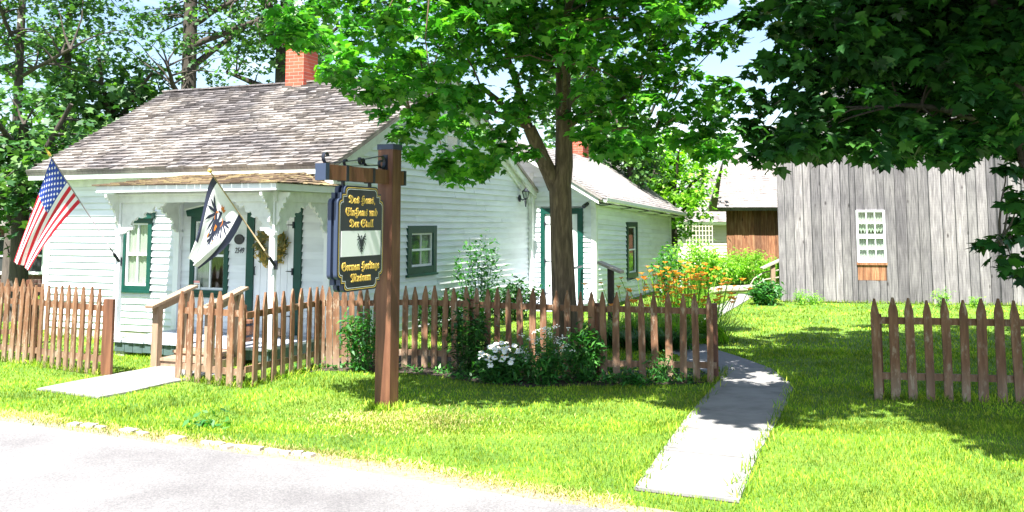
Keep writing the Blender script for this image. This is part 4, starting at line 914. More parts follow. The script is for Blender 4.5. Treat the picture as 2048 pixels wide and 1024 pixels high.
def spiral(c, r0, r1, t0, t1, n=18):
    return [c+sB*(math.cos(t)*r)+Z*(math.sin(t)*r) for t, r in ((t0+(t1-t0)*k/n, r0+(r1-r0)*k/n) for k in range(n+1))]
def strap(mb, pts, w_=.034, th=.007):
    vs = []; fs = []
    for i, p in enumerate(pts):
        d = (pts[min(i+1, len(pts)-1)]-pts[max(0, i-1)]).normalized(); nn = d.cross(sA).normalized()
        vs += [p-sA*w_/2-nn*th/2, p+sA*w_/2-nn*th/2, p+sA*w_/2+nn*th/2, p-sA*w_/2+nn*th/2]
    for i in range(len(pts)-1):
        for k in range(4): fs.append((i*4+k, i*4+(k+1) % 4, (i+1)*4+(k+1) % 4, (i+1)*4+k))
    fs += [(0, 3, 2, 1), tuple(len(pts)*4-4+k for k in range(4))]; mb.add(vs, fs)
top = pc-sB*.088
mb = MB()
A0 = top-sB*.02+Z*2.56; e0_ = top-sB*1.02+Z*(zb+.085)
curve = spiral(top-sB*.085+Z*2.50, .02, .075, -5.5, 1.35, 26)+[top-sB*(.2+.82*t)+Z*(2.555-(2.555-zb-.085)*(t**.85)) for t in (0, .15, .3, .45, .6, .75, .9, 1.)]+spiral(top-sB*1.07+Z*(zb+.145), .062, .022, -1.3, -6.3, 20)
strap(mb, curve); mb.build('scroll', M['iron'], SP)
mb = MB(); curve = spiral(top-sB*.075+Z*2.355*1+Z*.0, .015, .055, -4.6, 1.3, 22)
curve = spiral(top-sB*.45+Z*2.505, .016, .055, 2.0, -3.6, 20)+[top-sB*(.38-.0)+Z*2.462, top-sB*.30+Z*2.46, top-sB*.16+Z*2.475]
strap(mb, curve); mb.build('scroll', M['iron'], SP)
mb = MB(); curve = [top-sB*.12+Z*2.475, top-sB*.3+Z*2.46, top-sB*.5+Z*2.448, top-sB*.68+Z*2.437]+spiral(top-sB*.74+Z*2.475, .038, .014, -1.2, -6.2, 18)
strap(mb, curve, .03); mb.build('scroll', M['iron'], SP)
mb = MB(); strap(mb, spiral(top-sB*.075+Z*2.405, .062, .016, 1.2, -4.9, 20)); mb.build('scroll', M['iron'], SP)
mb = MB(); mb.obox(top-sB*.004+Z*2.45, sA*.03, sB*.004, Z*.14); mb.build('scroll_plate', M['iron'], SP)
for tt in (.30, .78):
    mb = MB(); c = top-sB*tt; mb.obox(c+sA*.0525+Z*zb, sA*.0025, sB*.02, Z*.073); mb.obox(c-sA*.0525+Z*zb, sA*.0025, sB*.02, Z*.073); mb.obox(c+Z*(zb+.073), sA*.055, sB*.02, Z*.003); mb.obox(c+Z*(zb-.074), sA*.055, sB*.02, Z*.004); mb.obox(c+Z*(zb-.095), sA*.012, sB*.016, Z*.025); mb.build('hanger_band', M['iron'], SP)
bc = top-sB*.53+Z*(zb-.115-.505)
SB = D.objects.new('sign_board', None); COL.objects.link(SB); SB.location = bc; SB.empty_display_size = .1; ORIG[SB.name] = bc.copy()
tag(SB, 'black double sided museum board with gold gothic lettering hanging from the post arm', 'sign')
def quarter(cx_, cy_, r, a0, a1, n=5): return [(cx_+r*math.cos(a0+(a1-a0)*k/n), cy_+r*math.sin(a0+(a1-a0)*k/n)) for k in range(n+1)]
def outline(ins):
    W_, H_ = .415-ins, .505-ins; s1_, s2_ = .055, .055; r = .045
    q = [(W_, 0)]+quarter(W_-r, H_-.125-r, r, 0, math.pi/2)+[(W_-s1_, H_-.125), (W_-s1_, H_-.07), (W_-s1_-s2_, H_-.07)]+quarter(W_-s1_-s2_-r, H_-r, r, 0, math.pi/2)
    right = q
    full = list(right)+[(-x, y) for x, y in reversed(right)]
    full = full[:-1]+[(-x, -y) for x, y in right]+[(x, -y) for x, y in reversed(right)][0:-1]
    out = []
    for p in full:
        if not out or abs(p[0]-out[-1][0])+abs(p[1]-out[-1][1]) > 1e-6: out.append(p)
    return out
def brd(off): return lambda u, v, t: bc+sB*u+Z*v+sA*(t+off)
for off in (.016, -.056):
    mb = MB(); mb.prism(outline(0), brd(off), 0, .04); mb.build('panel', M['navy'], SB)
mb = MB(); mb.prism([(x*.93, y*.93) for x, y in outline(0)], brd(-.016), 0.0005, .0315); mb.build('spacer', M['black'], SB)
for side_, off in ((1, .056), (-1, -.056)):
    f0, f1 = (off, off+.002) if side_ > 0 else (off-.002, off)
    g = lambda u, v, t, s_=side_, o_=off: bc+sB*(u*s_)+Z*v+sA*(o_+t*s_)
    mb = MB(); mb.prism(outline(.004), g, 0, .002); mb.build('face', M['black'], SB)
    def ring(a, b, m, nm):
        o1, o2 = outline(a), outline(b); mb = MB(); n_ = len(o1); vs = [g(u, v, .0042) for u, v in o1]+[g(u, v, .0042) for u, v in o2]
        mb.add(vs, [(i, (i+1) % n_, n_+(i+1) % n_, n_+i) for i in range(n_)]); mb.build(nm, m, SB)
    ring(.016, .023, M['gold'], 'gold_border'); ring(.032, .037, M['signwhite'], 'white_border')
    mb = MB(); mb.prism([(-.355, -.172), (.355, -.172), (.355, .072), (-.355, .072)], g, .002, .0045); mb.build('white_band', M['signwhite'], SB)
    def fr(s):
        return ''.join(chr(0x1D56C+ord(c)-65) if 'A' <= c <= 'Z' else chr(0x1D586+ord(c)-97) if 'a' <= c <= 'z' else c for c in s)
    for s_, wd, base in (('Das Haus,', .47, .335), ('EinHaus und', .57, .215), ('Der Stall', .43, .105), ('German Heritage', .67, -.305), ('Museum', .36, -.415)):
        v, fs = text_mesh(fr(s_), wd, .074, ext=.05); mb = MB(); mb.add([g(a, b+base, .006+(.002 if c > 0 else -.003)) for a, b, c in v], fs); mb.build('lettering', M['gold'], SB)
    EAG = g
# eagle drawn as polygons in a unit square (x -1..1, y -1..1)
def eagle_polys():
    P_ = []
    P_.append([(-.10, .38), (.10, .38), (.20, .18), (.18, -.12), (.08, -.38), (-.08, -.38), (-.18, -.12), (-.20, .18)])      # body
    P_.append([(-.08, .38), (-.10, .62), (-.04, .80), (.08, .82), (.10, .70), (.08, .38)])                           # neck, head
    P_.append([(-.02, .78), (-.28, .74), (-.24, .66), (-.02, .68)])                                                # beak
    for sg in (-1, 1):
        P_.append([(sg*x, y) for x, y in ((.12, .34), (.34, .60), (.58, .74), (.72, .70), (.60, .52), (.36, .30), (.18, .10))])
        for k, (a, l) in enumerate(((1.12, .55), (.62, .62), (.15, .80), (-.35, 1.0), (-.75, 1.05), (-1.05, .95), (-1.28, .75))):
            bx, by = .62-.07*k, .66-.075*k; an = a-.35; dx, dy = math.cos(an), math.sin(an); wx, wy = -dy*.062, dx*.062
            P_.append([(sg*(bx-wx), by-wy), (sg*(bx+dx*l*.6-wx), by+dy*l*.6-wy), (sg*(bx+dx*l), by+dy*l), (sg*(bx+dx*l*.6+wx), by+dy*l*.6+wy), (sg*(bx+wx), by+wy)])
        P_.append([(sg*x, y) for x, y in ((.10, -.26), (.26, -.44), (.46, -.50), (.52, -.62), (.40, -.58), (.40, -.70), (.30, -.58), (.20, -.54), (.04, -.34))])
        P_.append([(sg*x, y) for x, y in ((.04, -.36), (.20, -.66), (.34, -.72), (.30, -.84), (.18, -.80), (.08, -.70))])
    P_.append([(-.06, -.38), (.06, -.38), (.09, -.75), (0, -1.05), (-.09, -.75)])
    return P_
gsign = lambda u, v, t: bc+sB*u+Z*v+sA*(.056+t)
mb = MB()
for pl_ in eagle_polys(): mb.prism([(x*.070, -.052+y*.098) for x, y in pl_], gsign, .0046, .0066)
mb.build('eagle_emblem', M['black'], SB)

# ---------------------------------------------------------------- flags
def bez(p, t):
    n = len(p)-1; o = Vector((0, 0, 0))
    for i, q in enumerate(p): o += q*(math.comb(n, i)*(1-t)**(n-i)*t**i)
    return o
def flagpole(name, foot, tip, label, mat, finial):
    T = thing(name, foot, label, 'flag'); mb = MB(); d = (tip-foot).normalized()
    mb.tube([foot, foot+d*.25], [.011, .011], 10); mb.tube([foot+d*.2, tip], [.0095, .008], 10); mb.build('flag_pole', mat, T, smooth=True)
    mb = MB(); mb.tube([foot-d*.03, foot+d*.12], .022, 10); mb.obox(foot-d*.03+BX*.02, AX*.03, BX*.008, Z*.06); mb.build('pole_bracket', M['iron'], T)
    mb = MB()
    if finial == 'ball': mb.ball(tip+d*.02, .024); mb.tube([tip-d*.01, tip+d*.01], .016, 10)
    else: mb.tube([tip, tip+d*.02, tip+d*.06, tip+d*.13], [.012, .02, .015, .002], 10)
    mb.build('finial', M['gold'], T, smooth=True); return T, d
class Cloth:
    def __init__(s, top, bot, amp, ph): s.t = top; s.b = bot; s.amp = amp; s.ph = ph
    def __call__(s, u, v, off=0.):   # u along the fly, v down the hoist
        def P(u, v):
            p = bez(s.t, u)*(1-v)+bez(s.b, u)*v
            return p+Vector((.25, 1, 0))*(s.amp*(u**.7)*math.sin(v*9.5+u*2.2+s.ph)+.5*s.amp*u*math.sin(v*19+u*5))
        p = P(u, v)
        if off:
            n = (P(u+.01, v)-p).cross(P(u, v+.01)-p).normalized(); p = p+n*off
        return p
def patch(mb, S, poly_, off, m):
    vs = [S(u, v, off) for u, v in poly_]+[S(u, v, -off) for u, v in poly_]; n = len(poly_)
    mb.add(vs, [tuple(range(n)), tuple(range(2*n-1, n-1, -1))], m)
foot = hw(-2.85, -1.42, 0); foot = at(236, 520, foot.y); tip = at(101, 312, foot.y-1.05)
T, d = flagpole('flag', foot, tip, 'stars and stripes flag on an angled pole at the left porch column', M['polegrey'], 'spear')
def onpole(px, py): # nearest point on the pole line seen at px
    best = min((k/400 for k in range(401)), key=lambda t_: abs((foot.lerp(tip, t_).x/foot.lerp(tip, t_).y)-ray(px, py).x/ray(px, py).y)); return foot.lerp(tip, best)
h0, h1 = onpole(103, 318), onpole(161, 404); dy = .5*(h0.y+h1.y)
S = Cloth([h0, at(66, 405, dy-.05), at(28, 523, dy+.02)], [h1, at(92, 478, dy+.05), at(61, 541, dy+.06)], .030, .6)
mb = MB(); NU, NV = 26, 13*3
g = [[S(i/NU, j/NV) for j in range(NV+1)] for i in range(NU+1)]
vs = [p for r_ in g for p in r_]; fs = []; ms = []
b0 = len(mb.v); mb.v += [tuple(p) for p in vs]
for i in range(NU):
    for j in range(NV):
        st_ = j//3; u = (i+.5)/NU; m = 2 if (u < .40 and st_ < 7) else (0 if st_ % 2 == 0 else 1)
        k = i*(NV+1)+j; mb.f.append([k, k+1, k+NV+2, k+NV+1]); mb.m.append(m)
for r_ in range(9):
    for c_ in range(6 if r_ % 2 == 0 else 5):
        cu = .40*((c_+.5)/6+(0 if r_ % 2 == 0 else .5/6)); cv = 7/13*(r_+.75)/9.5
        star = []
        for k in range(10):
            a = k*math.pi/5; q = 1 if k % 2 == 0 else .42; star.append((cu+.019*q*math.sin(a), cv-.019*1.55*q*math.cos(a)))
        patch(mb, S, star, .0035, 1)
mb.build('flag_cloth', [M['red'], M['flagwhite'], M['blue']], T, smooth=False)
foot = hw(-.14, -1.45, 0); foot = at(547, 527, foot.y); tip = at(421, 344, foot.y-1.0)
T, d = flagpole('flag', foot, tip, 'white flag with black edges and black eagle on an angled pole at right porch column', M['pole'], 'ball')
h0, h1 = onpole(427, 352), onpole(486, 433); dy = .5*(h0.y+h1.y)
S = Cloth([h0, at(404, 375, dy-.02), at(408, 470, dy-.03), at(379, 516, dy+.02)], [h1, at(462, 492, dy+.03), at(442, 505, dy+.04), at(396, 538, dy+.06)], .028, 2.4)
mb = MB(); NU, NV = 28, 30; mb.v += [tuple(S(i/NU, j/NV)) for i in range(NU+1) for j in range(NV+1)]
for i in range(NU):
    for j in range(NV):
        v = (j+.5)/NV; u = (i+.5)/NU; m = 1 if (v < .15 and u < .80) or v > .86 else 0; k = i*(NV+1)+j; mb.f.append([k, k+1, k+NV+2, k+NV+1]); mb.m.append(m)
ec = (.46, .50)
def em(x, y): return (ec[0]-y*.30*.95, ec[1]+x*.30)
for pl_ in eagle_polys():
    pl2_ = [em(x, y) for x, y in pl_]; patch(mb, S, pl2_, .004, 1)
for sg in (-1, 1):
    arc = [(sg*(.26+.20*math.cos(t)), .42+.24*math.sin(t)) for t in (-1.2, -.6, 0, .6, 1.2, 1.8)]; arc2 = [(sg*(.26+.13*math.cos(t)), .42+.17*math.sin(t)) for t in (1.8, 1.2, .6, 0, -.6, -1.2)]
    for k in range(5): patch(mb, S, [em(*arc[k]), em(*arc[k+1]), em(*arc2[4-k]), em(*arc2[5-k])], .0055, 2)
    patch(mb, S, [em(sg*.36, -.46), em(sg*.52, -.5), em(sg*.56, -.66), em(sg*.42, -.68)], .0055, 2)
patch(mb, S, [em(-.14, .88), em(.18, .88), em(.24, 1.08), em(.10, 1.02), em(.02, 1.14), em(-.06, 1.02), em(-.20, 1.08)], .0055, 2)
patch(mb, S, [em(-.10, .12), em(.10, .12), em(.08, -.10), em(0, -.18), em(-.08, -.10)], .0055, 2)
mb.build('flag_cloth', [M['flagwhite'], M['flagblack'], M['orange']], T)

# ---------------------------------------------------------------- barn, shed, beige house, brick house
BO = gz(1560, 604); BE = gz(2040, 612); bd = (BE-BO).normalized(); bn = Vector((bd.y, -bd.x, 0)); bn = bn if bn.y < 0 else -bn
BA = math.atan2(bd.y, bd.x)
BARN = thing('barn', BO, 'tall barn of weathered grey vertical planks behind the lawn', 'barn', rotz=BA, local=True)
def btop(x): return 4.1+.72*min(x, 10.4-x)
wb = (1.78, 2.42, .95, 2.17)
wu = (4.86, 5.40, 4.25, 4.95)
mb = MB(); x = 0.
while x < 10.4:
    wd = random.uniform(.17, .29); x2 = min([x+wd, 10.4]+[e_ for e_ in (wb[0], wb[1], wu[0], wu[1]) if x+.001 < e_ < x+wd+.06]); lean = random.uniform(-.012, .012); t0 = random.uniform(-.008, .008)
    segs = [(random.uniform(.0, .03), btop((x+x2)/2)-.02)]
    for w_ in (wb, wu):
        if x2 > w_[0]+.01 and x < w_[1]-.01:
            zlo, zhi = w_[2], w_[3]
            if w_ is wb: zlo -= .42
            segs = [s_ for sg in segs for s_ in ((sg[0], min(sg[1], zlo)), (max(sg[0], zhi), sg[1])) if s_[1] > s_[0]+.05]
    for za_, zb_ in segs:
        g_ = random.uniform(.004, .011); cup = random.uniform(.0, .012)
        mb.hexa([(x+g_, 0, za_), (x2-g_, 0, za_), (x2-g_, .03, za_), (x+g_, .03, za_), (x+g_, t0-cup, zb_), (x2-g_, t0+cup, zb_), (x2-g_, .03, zb_), (x+g_, .03, zb_)])
    x = x2
mb.build('plank_wall', M['barn'], BARN)
mb = MB()
for (a0, a1, b0, b1) in ((.05, 1.78, .1, 4.1), (2.42, 10.3, .1, 4.2), (1.78, 2.42, .1, .95), (1.78, 2.42, 2.17, 4.1), (.1, .16, .1, 4)):
    mb.box((a0, .032, b0), (a1, .06, b1))
mb.hexa([(.05, .06, 0), (.1, .06, 0), (1.0, 9, 0), (.95, 9, 0), (.05, .06, 4.1), (.1, .06, 4.1), (1.0, 9, 4.1), (.95, 9, 4.1)]); mb.box((10.25, .06, 0), (10.35, 9, 4.1)); mb.box((1.0, 8.9, 0), (10.3, 9, 4.1))
mb.add([(.1, .032, 4.1), (10.3, .032, 4.1), (5.2, .032, 7.75), (.1, .06, 4.1), (10.3, .06, 4.1), (5.2, .06, 7.75)], [(0, 1, 2), (5, 4, 3), (0, 3, 4, 1), (1, 4, 5, 2), (2, 5, 3, 0)])
mb.build('wall_core', M['room'], BARN)
mb = MB(); x = wb[0]
while x < wb[1]-.02: x2 = min(x+random.uniform(.12, .2), wb[1]); mb.box((x+.003, .004, wb[2]-.415), (x2-.003, .03, wb[2]-.01)); x = x2
mb.box((wb[0]-.02, -.03, wb[2]-.06), (wb[1]+.02, .01, wb[2]-.005)); mb.build('patch_boards', M['shed'], BARN)
def barn_window(r, rows, parent, cur=True, mid_=None):
    x0, x1, z0, z1 = r; f = .045
    mb = MB(); mb.box((x0, -.03, z0), (x0+f, .05, z1)); mb.box((x1-f, -.03, z0), (x1, .05, z1)); mb.box((x0+f, -.03, z1-f), (x1-f, .05, z1)); mb.box((x0+f, -.03, z0), (x1-f, .05, z0+f+.03)); W = mb.build('window', M['white'], parent)
    sashes = [(z0+f+.03, (z0+z1)/2-.05), ((z0+z1)/2+.05, z1-f)] if mid_ else [(z0+f+.03, z1-f)]
    if mid_: mb = MB(); mb.box((x0+f, -.035, (z0+z1)/2-.05), (x1-f, .045, (z0+z1)/2+.05)); mb.build('meeting_rail', M['white'], W)
    for a, b in sashes:
        mb = MB()
        for k in (1, 2): c = x0+f+(x1-x0-2*f)*k/3; mb.box((c-.011, -.02, a), (c+.011, .03, b))
        for k in range(1, rows): c = a+(b-a)*k/rows; mb.box((x0+f, -.019, c-.011), (x1-f, .029, c+.011))
        mb.build('muntins', M['white'], W)
        mb = MB(); mb.box((x0+f, .012, a), (x1-f, .015, b)); mb.build('pane', M['glass'], W)
        if cur:
            mb = MB(); n_ = 30; vs = []
            for k in range(n_+1):
                xx = x0+f+(x1-x0-2*f)*k/n_; dd_ = .05+.012*math.sin(k*1.7)
                zl = a+.10*abs(math.sin(k*.8)) if a > (z0+z1)/2-.2 and mid_ else a
                vs += [(xx, dd_, zl), (xx, dd_, b), (xx, dd_+.004, zl), (xx, dd_+.004, b)]
            mb.add(vs, [f_ for k in range(n_) for f_ in ((k*4, k*4+4, k*4+5, k*4+1), (k*4+2, k*4+3, k*4+7, k*4+6))]); mb.build('curtain', M['curtain'], W)
        mb = MB(); mb.box((x0+f, .12, a), (x1-f, .13, b)); mb.build('room_back', M['curtaindark'], W)
    return W
barn_window(wb, 2, BARN, True, True); barn_window(wu, 2, BARN, False)
mb = MB(); 
for sg in (0, 1):
    p = [(-.12 if sg == 0 else 10.75, -.12, 4.02), (5.2, -.12, 7.86), (5.2, 9.3, 7.86), (.85 if sg == 0 else 10.75, 9.3, 4.02)]
    mb.hexa([tuple(q) for q in p]+[(q[0], q[1], q[2]+.08) for q in p])
mb.build('barn_roof', M['shingle'], BARN)
mb = MB(); mb.box((5.9+.05, -.02, 2.2), (5.975, -.0, 2.9)); mb.tube([(5.96, -.03, 2.9), (5.93, -.04, 3.0), (5.97, -.03, 3.02)], .012)
mb.build('iron_strap', M['iron'], BARN)

def planks(mb, a, b, z0, z1, n, w0=.16, w1=.26):
    d = (b-a); L = d.length; d.normalize(); x = 0
    while x < L:
        x2 = min(x+random.uniform(w0, w1), L); o = random.uniform(0, .012)
        p = [a+d*(x+.004), a+d*(x2-.004)]
        mb.hexa([p[0]+n*o+Z*z0, p[1]+n*o+Z*z0, p[1]-n*.03+Z*z0, p[0]-n*.03+Z*z0, p[0]+n*o+Z*z1, p[1]+n*o+Z*z1, p[1]-n*.03+Z*z1, p[0]-n*.03+Z*z1]); x = x2
sx0, sx1 = at(1453, 443, 30), at(1640, 443, 30); sx0.z = sx1.z = 0
SH = thing('shed', sx0, 'brown rough plank shed with pale shingle roof wedged left of the grey barn', 'shed')
mb = MB(); planks(mb, sx0, sx1, -.1, 2.36, -Y1); planks(mb, sx0+Vector((1.35, 5, 0)), sx0, -.1, 2.3, -X1); mb.build('plank_wall', M['shed'], SH)
mb = MB(); mb.hexa([(sx0.x+.08, 30.06, -.1), (sx1.x, 30.06, -.1), (sx1.x, 34.9, -.1), (sx0.x+1.45, 34.9, -.1), (sx0.x+.08, 30.06, 2.3), (sx1.x, 30.06, 2.3), (sx1.x, 34.9, 2.3), (sx0.x+1.45, 34.9, 2.3)]); mb.build('wall_core', M['room'], SH)
def PS(u, v): a, b = at(1434, 415, 29.5), at(1640, 415, 29.5); c, e = at(1449, 306, 32.4), at(1640, 306, 32.4); return (a*(1-u)+b*u)*(1-v)+(c*(1-u)+e*u)*v
mb = MB(); ns_ = (PS(1, 0)-PS(0, 0)).cross(PS(0, 1)-PS(0, 0)).normalized(); shingle_roof(mb, PS, ns_, 26, .14, .3, 3.3, .014); SR = mb.build('shed_roof', M['shingle2'], SH)
mb = MB(); p = [PS(0, 0), PS(1, 0), PS(1, 1), PS(0, 1)]; mb.hexa([q-ns_*.12 for q in p]+[q-ns_*.003 for q in p]); p2 = [PS(0, 1), PS(1, 1), PS(1, 1)+Vector((0, 3, -1.9)), PS(0, 1)+Vector((0, 3, -1.9))]; mb.hexa([q-Z*.12 for q in p2]+[q-Z*.003 for q in p2]); mb.build('roof_deck', M['barn'], SR)
bx0, bx1 = at(1366, 443, 38), at(1500, 443, 38); bx0.z = bx1.z = 0
BH = thing('beige_house', bx0, 'low beige sided house with brown roof seen between the annex and the shed', 'house')
mb = MB(); siding(mb, (bx0.x, 38, 0), X1, -Y1, -.1, 1.86, .13, lambda z: (0, bx1.x-bx0.x)); mb.build('siding_wall', M['beige'], BH)
mb = MB(); mb.box((bx0.x, 38.03, -.1), (bx1.x, 44, 1.9)); mb.build('wall_core', M['beige'], BH)
def PB(u, v): a, b = at(1352, 444, 37.5), at(1520, 444, 37.5); c, e = at(1392, 330, 41), at(1520, 330, 41); return (a*(1-u)+b*u)*(1-v)+(c*(1-u)+e*u)*v
mb = MB(); nb2 = (PB(1, 0)-PB(0, 0)).cross(PB(0, 1)-PB(0, 0)).normalized(); shingle_roof(mb, PB, nb2, 24, .2, .4, 3.4, .014); BR = mb.build('house_roof', M['shingle'], BH)
mb = MB(); p = [PB(0, 0), PB(1, 0), PB(1, 1), PB(0, 1)]; mb.hexa([q-nb2*.14 for q in p]+[q-nb2*.003 for q in p]); p2 = [PB(0, 1), PB(1, 1), PB(1, 1)+Vector((0, 3, -1.9)), PB(0, 1)+Vector((0, 3, -1.9))]; mb.hexa([q-Z*.12 for q in p2]+[q-Z*.003 for q in p2]); mb.build('roof_deck', M['white'], BR)
LT2 = thing('trellis', at(1395, 443, 36.5)*1, 'pale garden lattice standing before the beige house wall', 'trellis'); LT2.location.z = 0; ORIG[LT2.name] = LT2.location.copy()
mb = MB(); a, b = at(1372, 443, 36.5), at(1424, 443, 36.5)
for k in range(9): x = a.x+(b.x-a.x)*k/8; mb.box((x-.015, 36.48, 0), (x+.015, 36.5, 1.75))
for k in range(10): z = .1+k*.18; mb.box((a.x, 36.505, z-.012), (b.x, 36.52, z+.012))
mb.build('lattice', M['beige'], LT2)
# brick house on the far left
q0, q1 = at(-160, 443, 24), at(96, 443, 24); q0.z = q1.z = 0
BK = thing('brick_house', q1, 'dark brick house half hidden in tree shade at the left edge', 'house')
mb = MB(); mb.box((q0.x, 24, -.1), (q1.x, 30, 1.86)); mb.build('brick_wall', M['brickdark'], BK)
mb = MB(); mb.hexa([(q0.x, 23.5, 1.80), (q1.x+.4, 23.5, 1.80), (q1.x+.4, 27, 3.3), (q0.x, 27, 3.3), (q0.x, 23.5, 1.92), (q1.x+.4, 23.5, 1.92), (q1.x+.4, 27, 3.42), (q0.x, 27, 3.42)]); mb.hexa([(q0.x, 27, 3.3), (q1.x+.4, 27, 3.3), (q1.x+.4, 30.5, 1.8), (q0.x, 30.5, 1.8), (q0.x, 27, 3.42), (q1.x+.4, 27, 3.42), (q1.x+.4, 30.5, 1.92), (q0.x, 30.5, 1.92)]); mb.build('roof', M['shingle2'], BK)
for px in (12, 78):
    c = at(px, 443, 24); mb = MB(); w2 = .34 if px == 12 else .22
    for x0_, x1_, za_, zb_ in ((c.x-w2, c.x+w2, .55, .62), (c.x-w2, c.x+w2, 1.43, 1.5), (c.x-w2, c.x-w2+.06, .62, 1.43), (c.x+w2-.06, c.x+w2, .62, 1.43), (c.x-w2+.06, c.x+w2-.06, 1.0, 1.05)): mb.box((x0_, 23.93, za_), (x1_, 23.99, zb_))
    W = mb.build('window', M['white'], BK); mb = MB(); mb.box((c.x-w2+.06, 23.96, .62), (c.x+w2-.06, 23.985, 1.43)); mb.build('pane', M['room'], W)

# ---------------------------------------------------------------- small wooden things
c = gz(1222, 700); c = at(1222, 600, 15.2); c.z = 0
LC = thing('reading_stand', c, 'small wooden stand with slanted top between the annex and the orange lilies', 'stand')
mb = MB(); mb.obox(c+Z*.56, AX*.045, BX*.045, Z*.58); mb.build('stand_post', M['barkd'], LC)
mb = MB(); mb.obox(c+Z*1.16, (AX*.19-Z*.075), BX*.13, Z*.022); mb.build('slanted_top', M['log'], LC)
a, b = gz(1400, 588), gz(1516, 580); 
LG = thing('log_edging', a, 'long grey log lying across the far end of the path', 'log')
a, b = at(1415, 583, 24.5), at(1520, 574, 24.8); mb = MB(); mb.tube([a, a.lerp(b, .3)+Z*.02, a.lerp(b, .65)-Z*.01, b], [.09, .10, .095, .08], 10); mb.build('log', M['log'], LG)
mb = MB()
for t_ in (.08, .5, .92):
    p = a.lerp(b, t_); mb.box((p.x-.05, p.y-.05, 0), (p.x+.05, p.y+.05, p.z-.07))
mb.build('log_foot', M['barkd'], LG)
c = at(1546, 560, 23.2); c.z = 0
BS = thing('twig_railing', c, 'small post with slanted board and bent twig rails at the barn corner', 'railing')
mb = MB(); mb.box((c.x-.05, c.y-.05, 0), (c.x+.05, c.y+.05, .86)); mb.build('railing_post', M['cedar'], BS)
mb = MB(); mb.bar((c.x-.28, c.y, .74), (c.x+.22, c.y+.02, .96), .22, .04); mb.build('slanted_board', M['log'], BS)
for k in range(3):
    mb = MB(); z = .62-.18*k; mb.tube([(c.x-.62, c.y+.1, z-.42), (c.x-.45, c.y+.08, z-.14), (c.x-.2, c.y+.05, z+.02), (c.x+.15, c.y, z+.08)], .018, 6); mb.build('twig_rail', M['log'], BS)
c = at(1352, 505, 27); c.z = 0
mb = MB(); mb.ball(c+Z*.75, .42, (1.1, .8, 1.0), 7)
rk = random.Random(4); mb.v = [(x+rk.uniform(-.06, .06), y+rk.uniform(-.06, .06), z+rk.uniform(-.05, .05)) for x, y, z in mb.v]
mb.tube([c, c+Z*.5], [.4, .34], 12)
tag(mb.build('boulder', M['rock'], loc=c), 'pale pinkish boulder heap beyond the annex corner', 'boulder')

# ---------------------------------------------------------------- plants
def shrubby(name, label, cat, c, rx, h, n, leaf, size, tmpl='oval', stems=8, zlo=.05, group=None, droop=(-.9, .6), dens='up', ry=None):
    c = Vector(c); T = thing(name, c, label, cat, group); ry = ry or rx
    mb = MB(); tips = []
    for k in range(stems):
        a = rng.uniform(0, 6.283); r_ = rx*rng.random()**.5; tp_ = c+Vector((r_*math.cos(a), r_*ry/rx*math.sin(a), h*(1-.35*(r_/rx)**2)*rng.uniform(.8, 1.))); b_ = c+Vector((r_*.35*math.cos(a), r_*.35*math.sin(a), -.01))
        m_ = b_.lerp(tp_, .5)+Vector((rng.normal(0, .02), rng.normal(0, .02), .05*h)); mb.tube([b_, m_, tp_], [.007, .005, .002], 5); tips.append((b_, m_, tp_))
    mb.build('stems', M['shrub'], T)
    P = []
    for _ in range(n):
        b_, m_, tp_ = tips[rng.integers(len(tips))]; t_ = rng.random()**.7; t_ = zlo+(1-zlo)*t_
        p = bez([b_, m_*2-(b_+tp_)/2, tp_], t_); P.append(tuple(p+Vector(rng.normal(0, .028+size*.3, 3))))
    P = np.array(P); P[:, 2] = np.maximum(P[:, 2], c.z+.015)
    TV, TF = {'oval': (OVAL_V, OVAL_F), 'lance': (LANCE_V*np.array([1.6, 1, 1]), OVAL_F), 'clump': (CLUMP_V, CLUMP_F)}[tmpl]
    V, Fc = scatter(P, size*.7, size*1.25, TV, TF, droop); bulk('foliage', V, Fc, leaf, T); return T, tips
def blades(c, n, L, wd, spread, seed, arch=1.):
    g = np.random.default_rng(seed); a = g.uniform(0, 6.283, n); r_ = spread*g.random(n)**.6; l = L*g.uniform(.6, 1.1, n); V = []; Fc = []
    for i in range(n):
        d = np.array([math.cos(a[i]), math.sin(a[i]), 0]); s = np.array([-d[1], d[0], 0])*wd; b_ = np.array([c[0]+r_[i]*math.cos(a[i]*1.7), c[1]+r_[i]*math.sin(a[i]*1.7), c[2]]); k0 = len(V); el = g.uniform(.9, 1.45)
        for k, t_ in enumerate((0, .3, .6, .85, 1.)):
            out = l[i]*(math.cos(el)*t_+arch*.38*t_**2.2); up = l[i]*(math.sin(el)*t_-arch*.42*t_**2.6); w_ = (1-t_**2)*.9+.1
            p = b_+d*out+np.array([0, 0, max(up, .01)]); V += [p-s*w_, p+s*w_]
        for k in range(4): Fc.append((k0+2*k, k0+2*k+1, k0+2*k+3, k0+2*k+2))
    return np.array(V), np.array(Fc)
def lily_flower(mb, p, r_=.055):
    a0 = random.uniform(0, 6.28); tx, ty = random.uniform(-.5, .5), random.uniform(-.5, .5)
    for k in range(6):
        a = a0+k*math.pi/3; d = Vector((math.cos(a), math.sin(a), 0)); s = Vector((-d.y, d.x, 0)); q = lambda o, u, w_: p+d*o+Z*(u)+Vector((tx, ty, 0))*u+s*w_
        mb.add([q(.004, 0, 0), q(r_*.55, r_*.55, -r_*.26), q(r_*1.25, r_*.62, 0), q(r_*.55, r_*.55, r_*.26)], [(0, 1, 2, 3)])
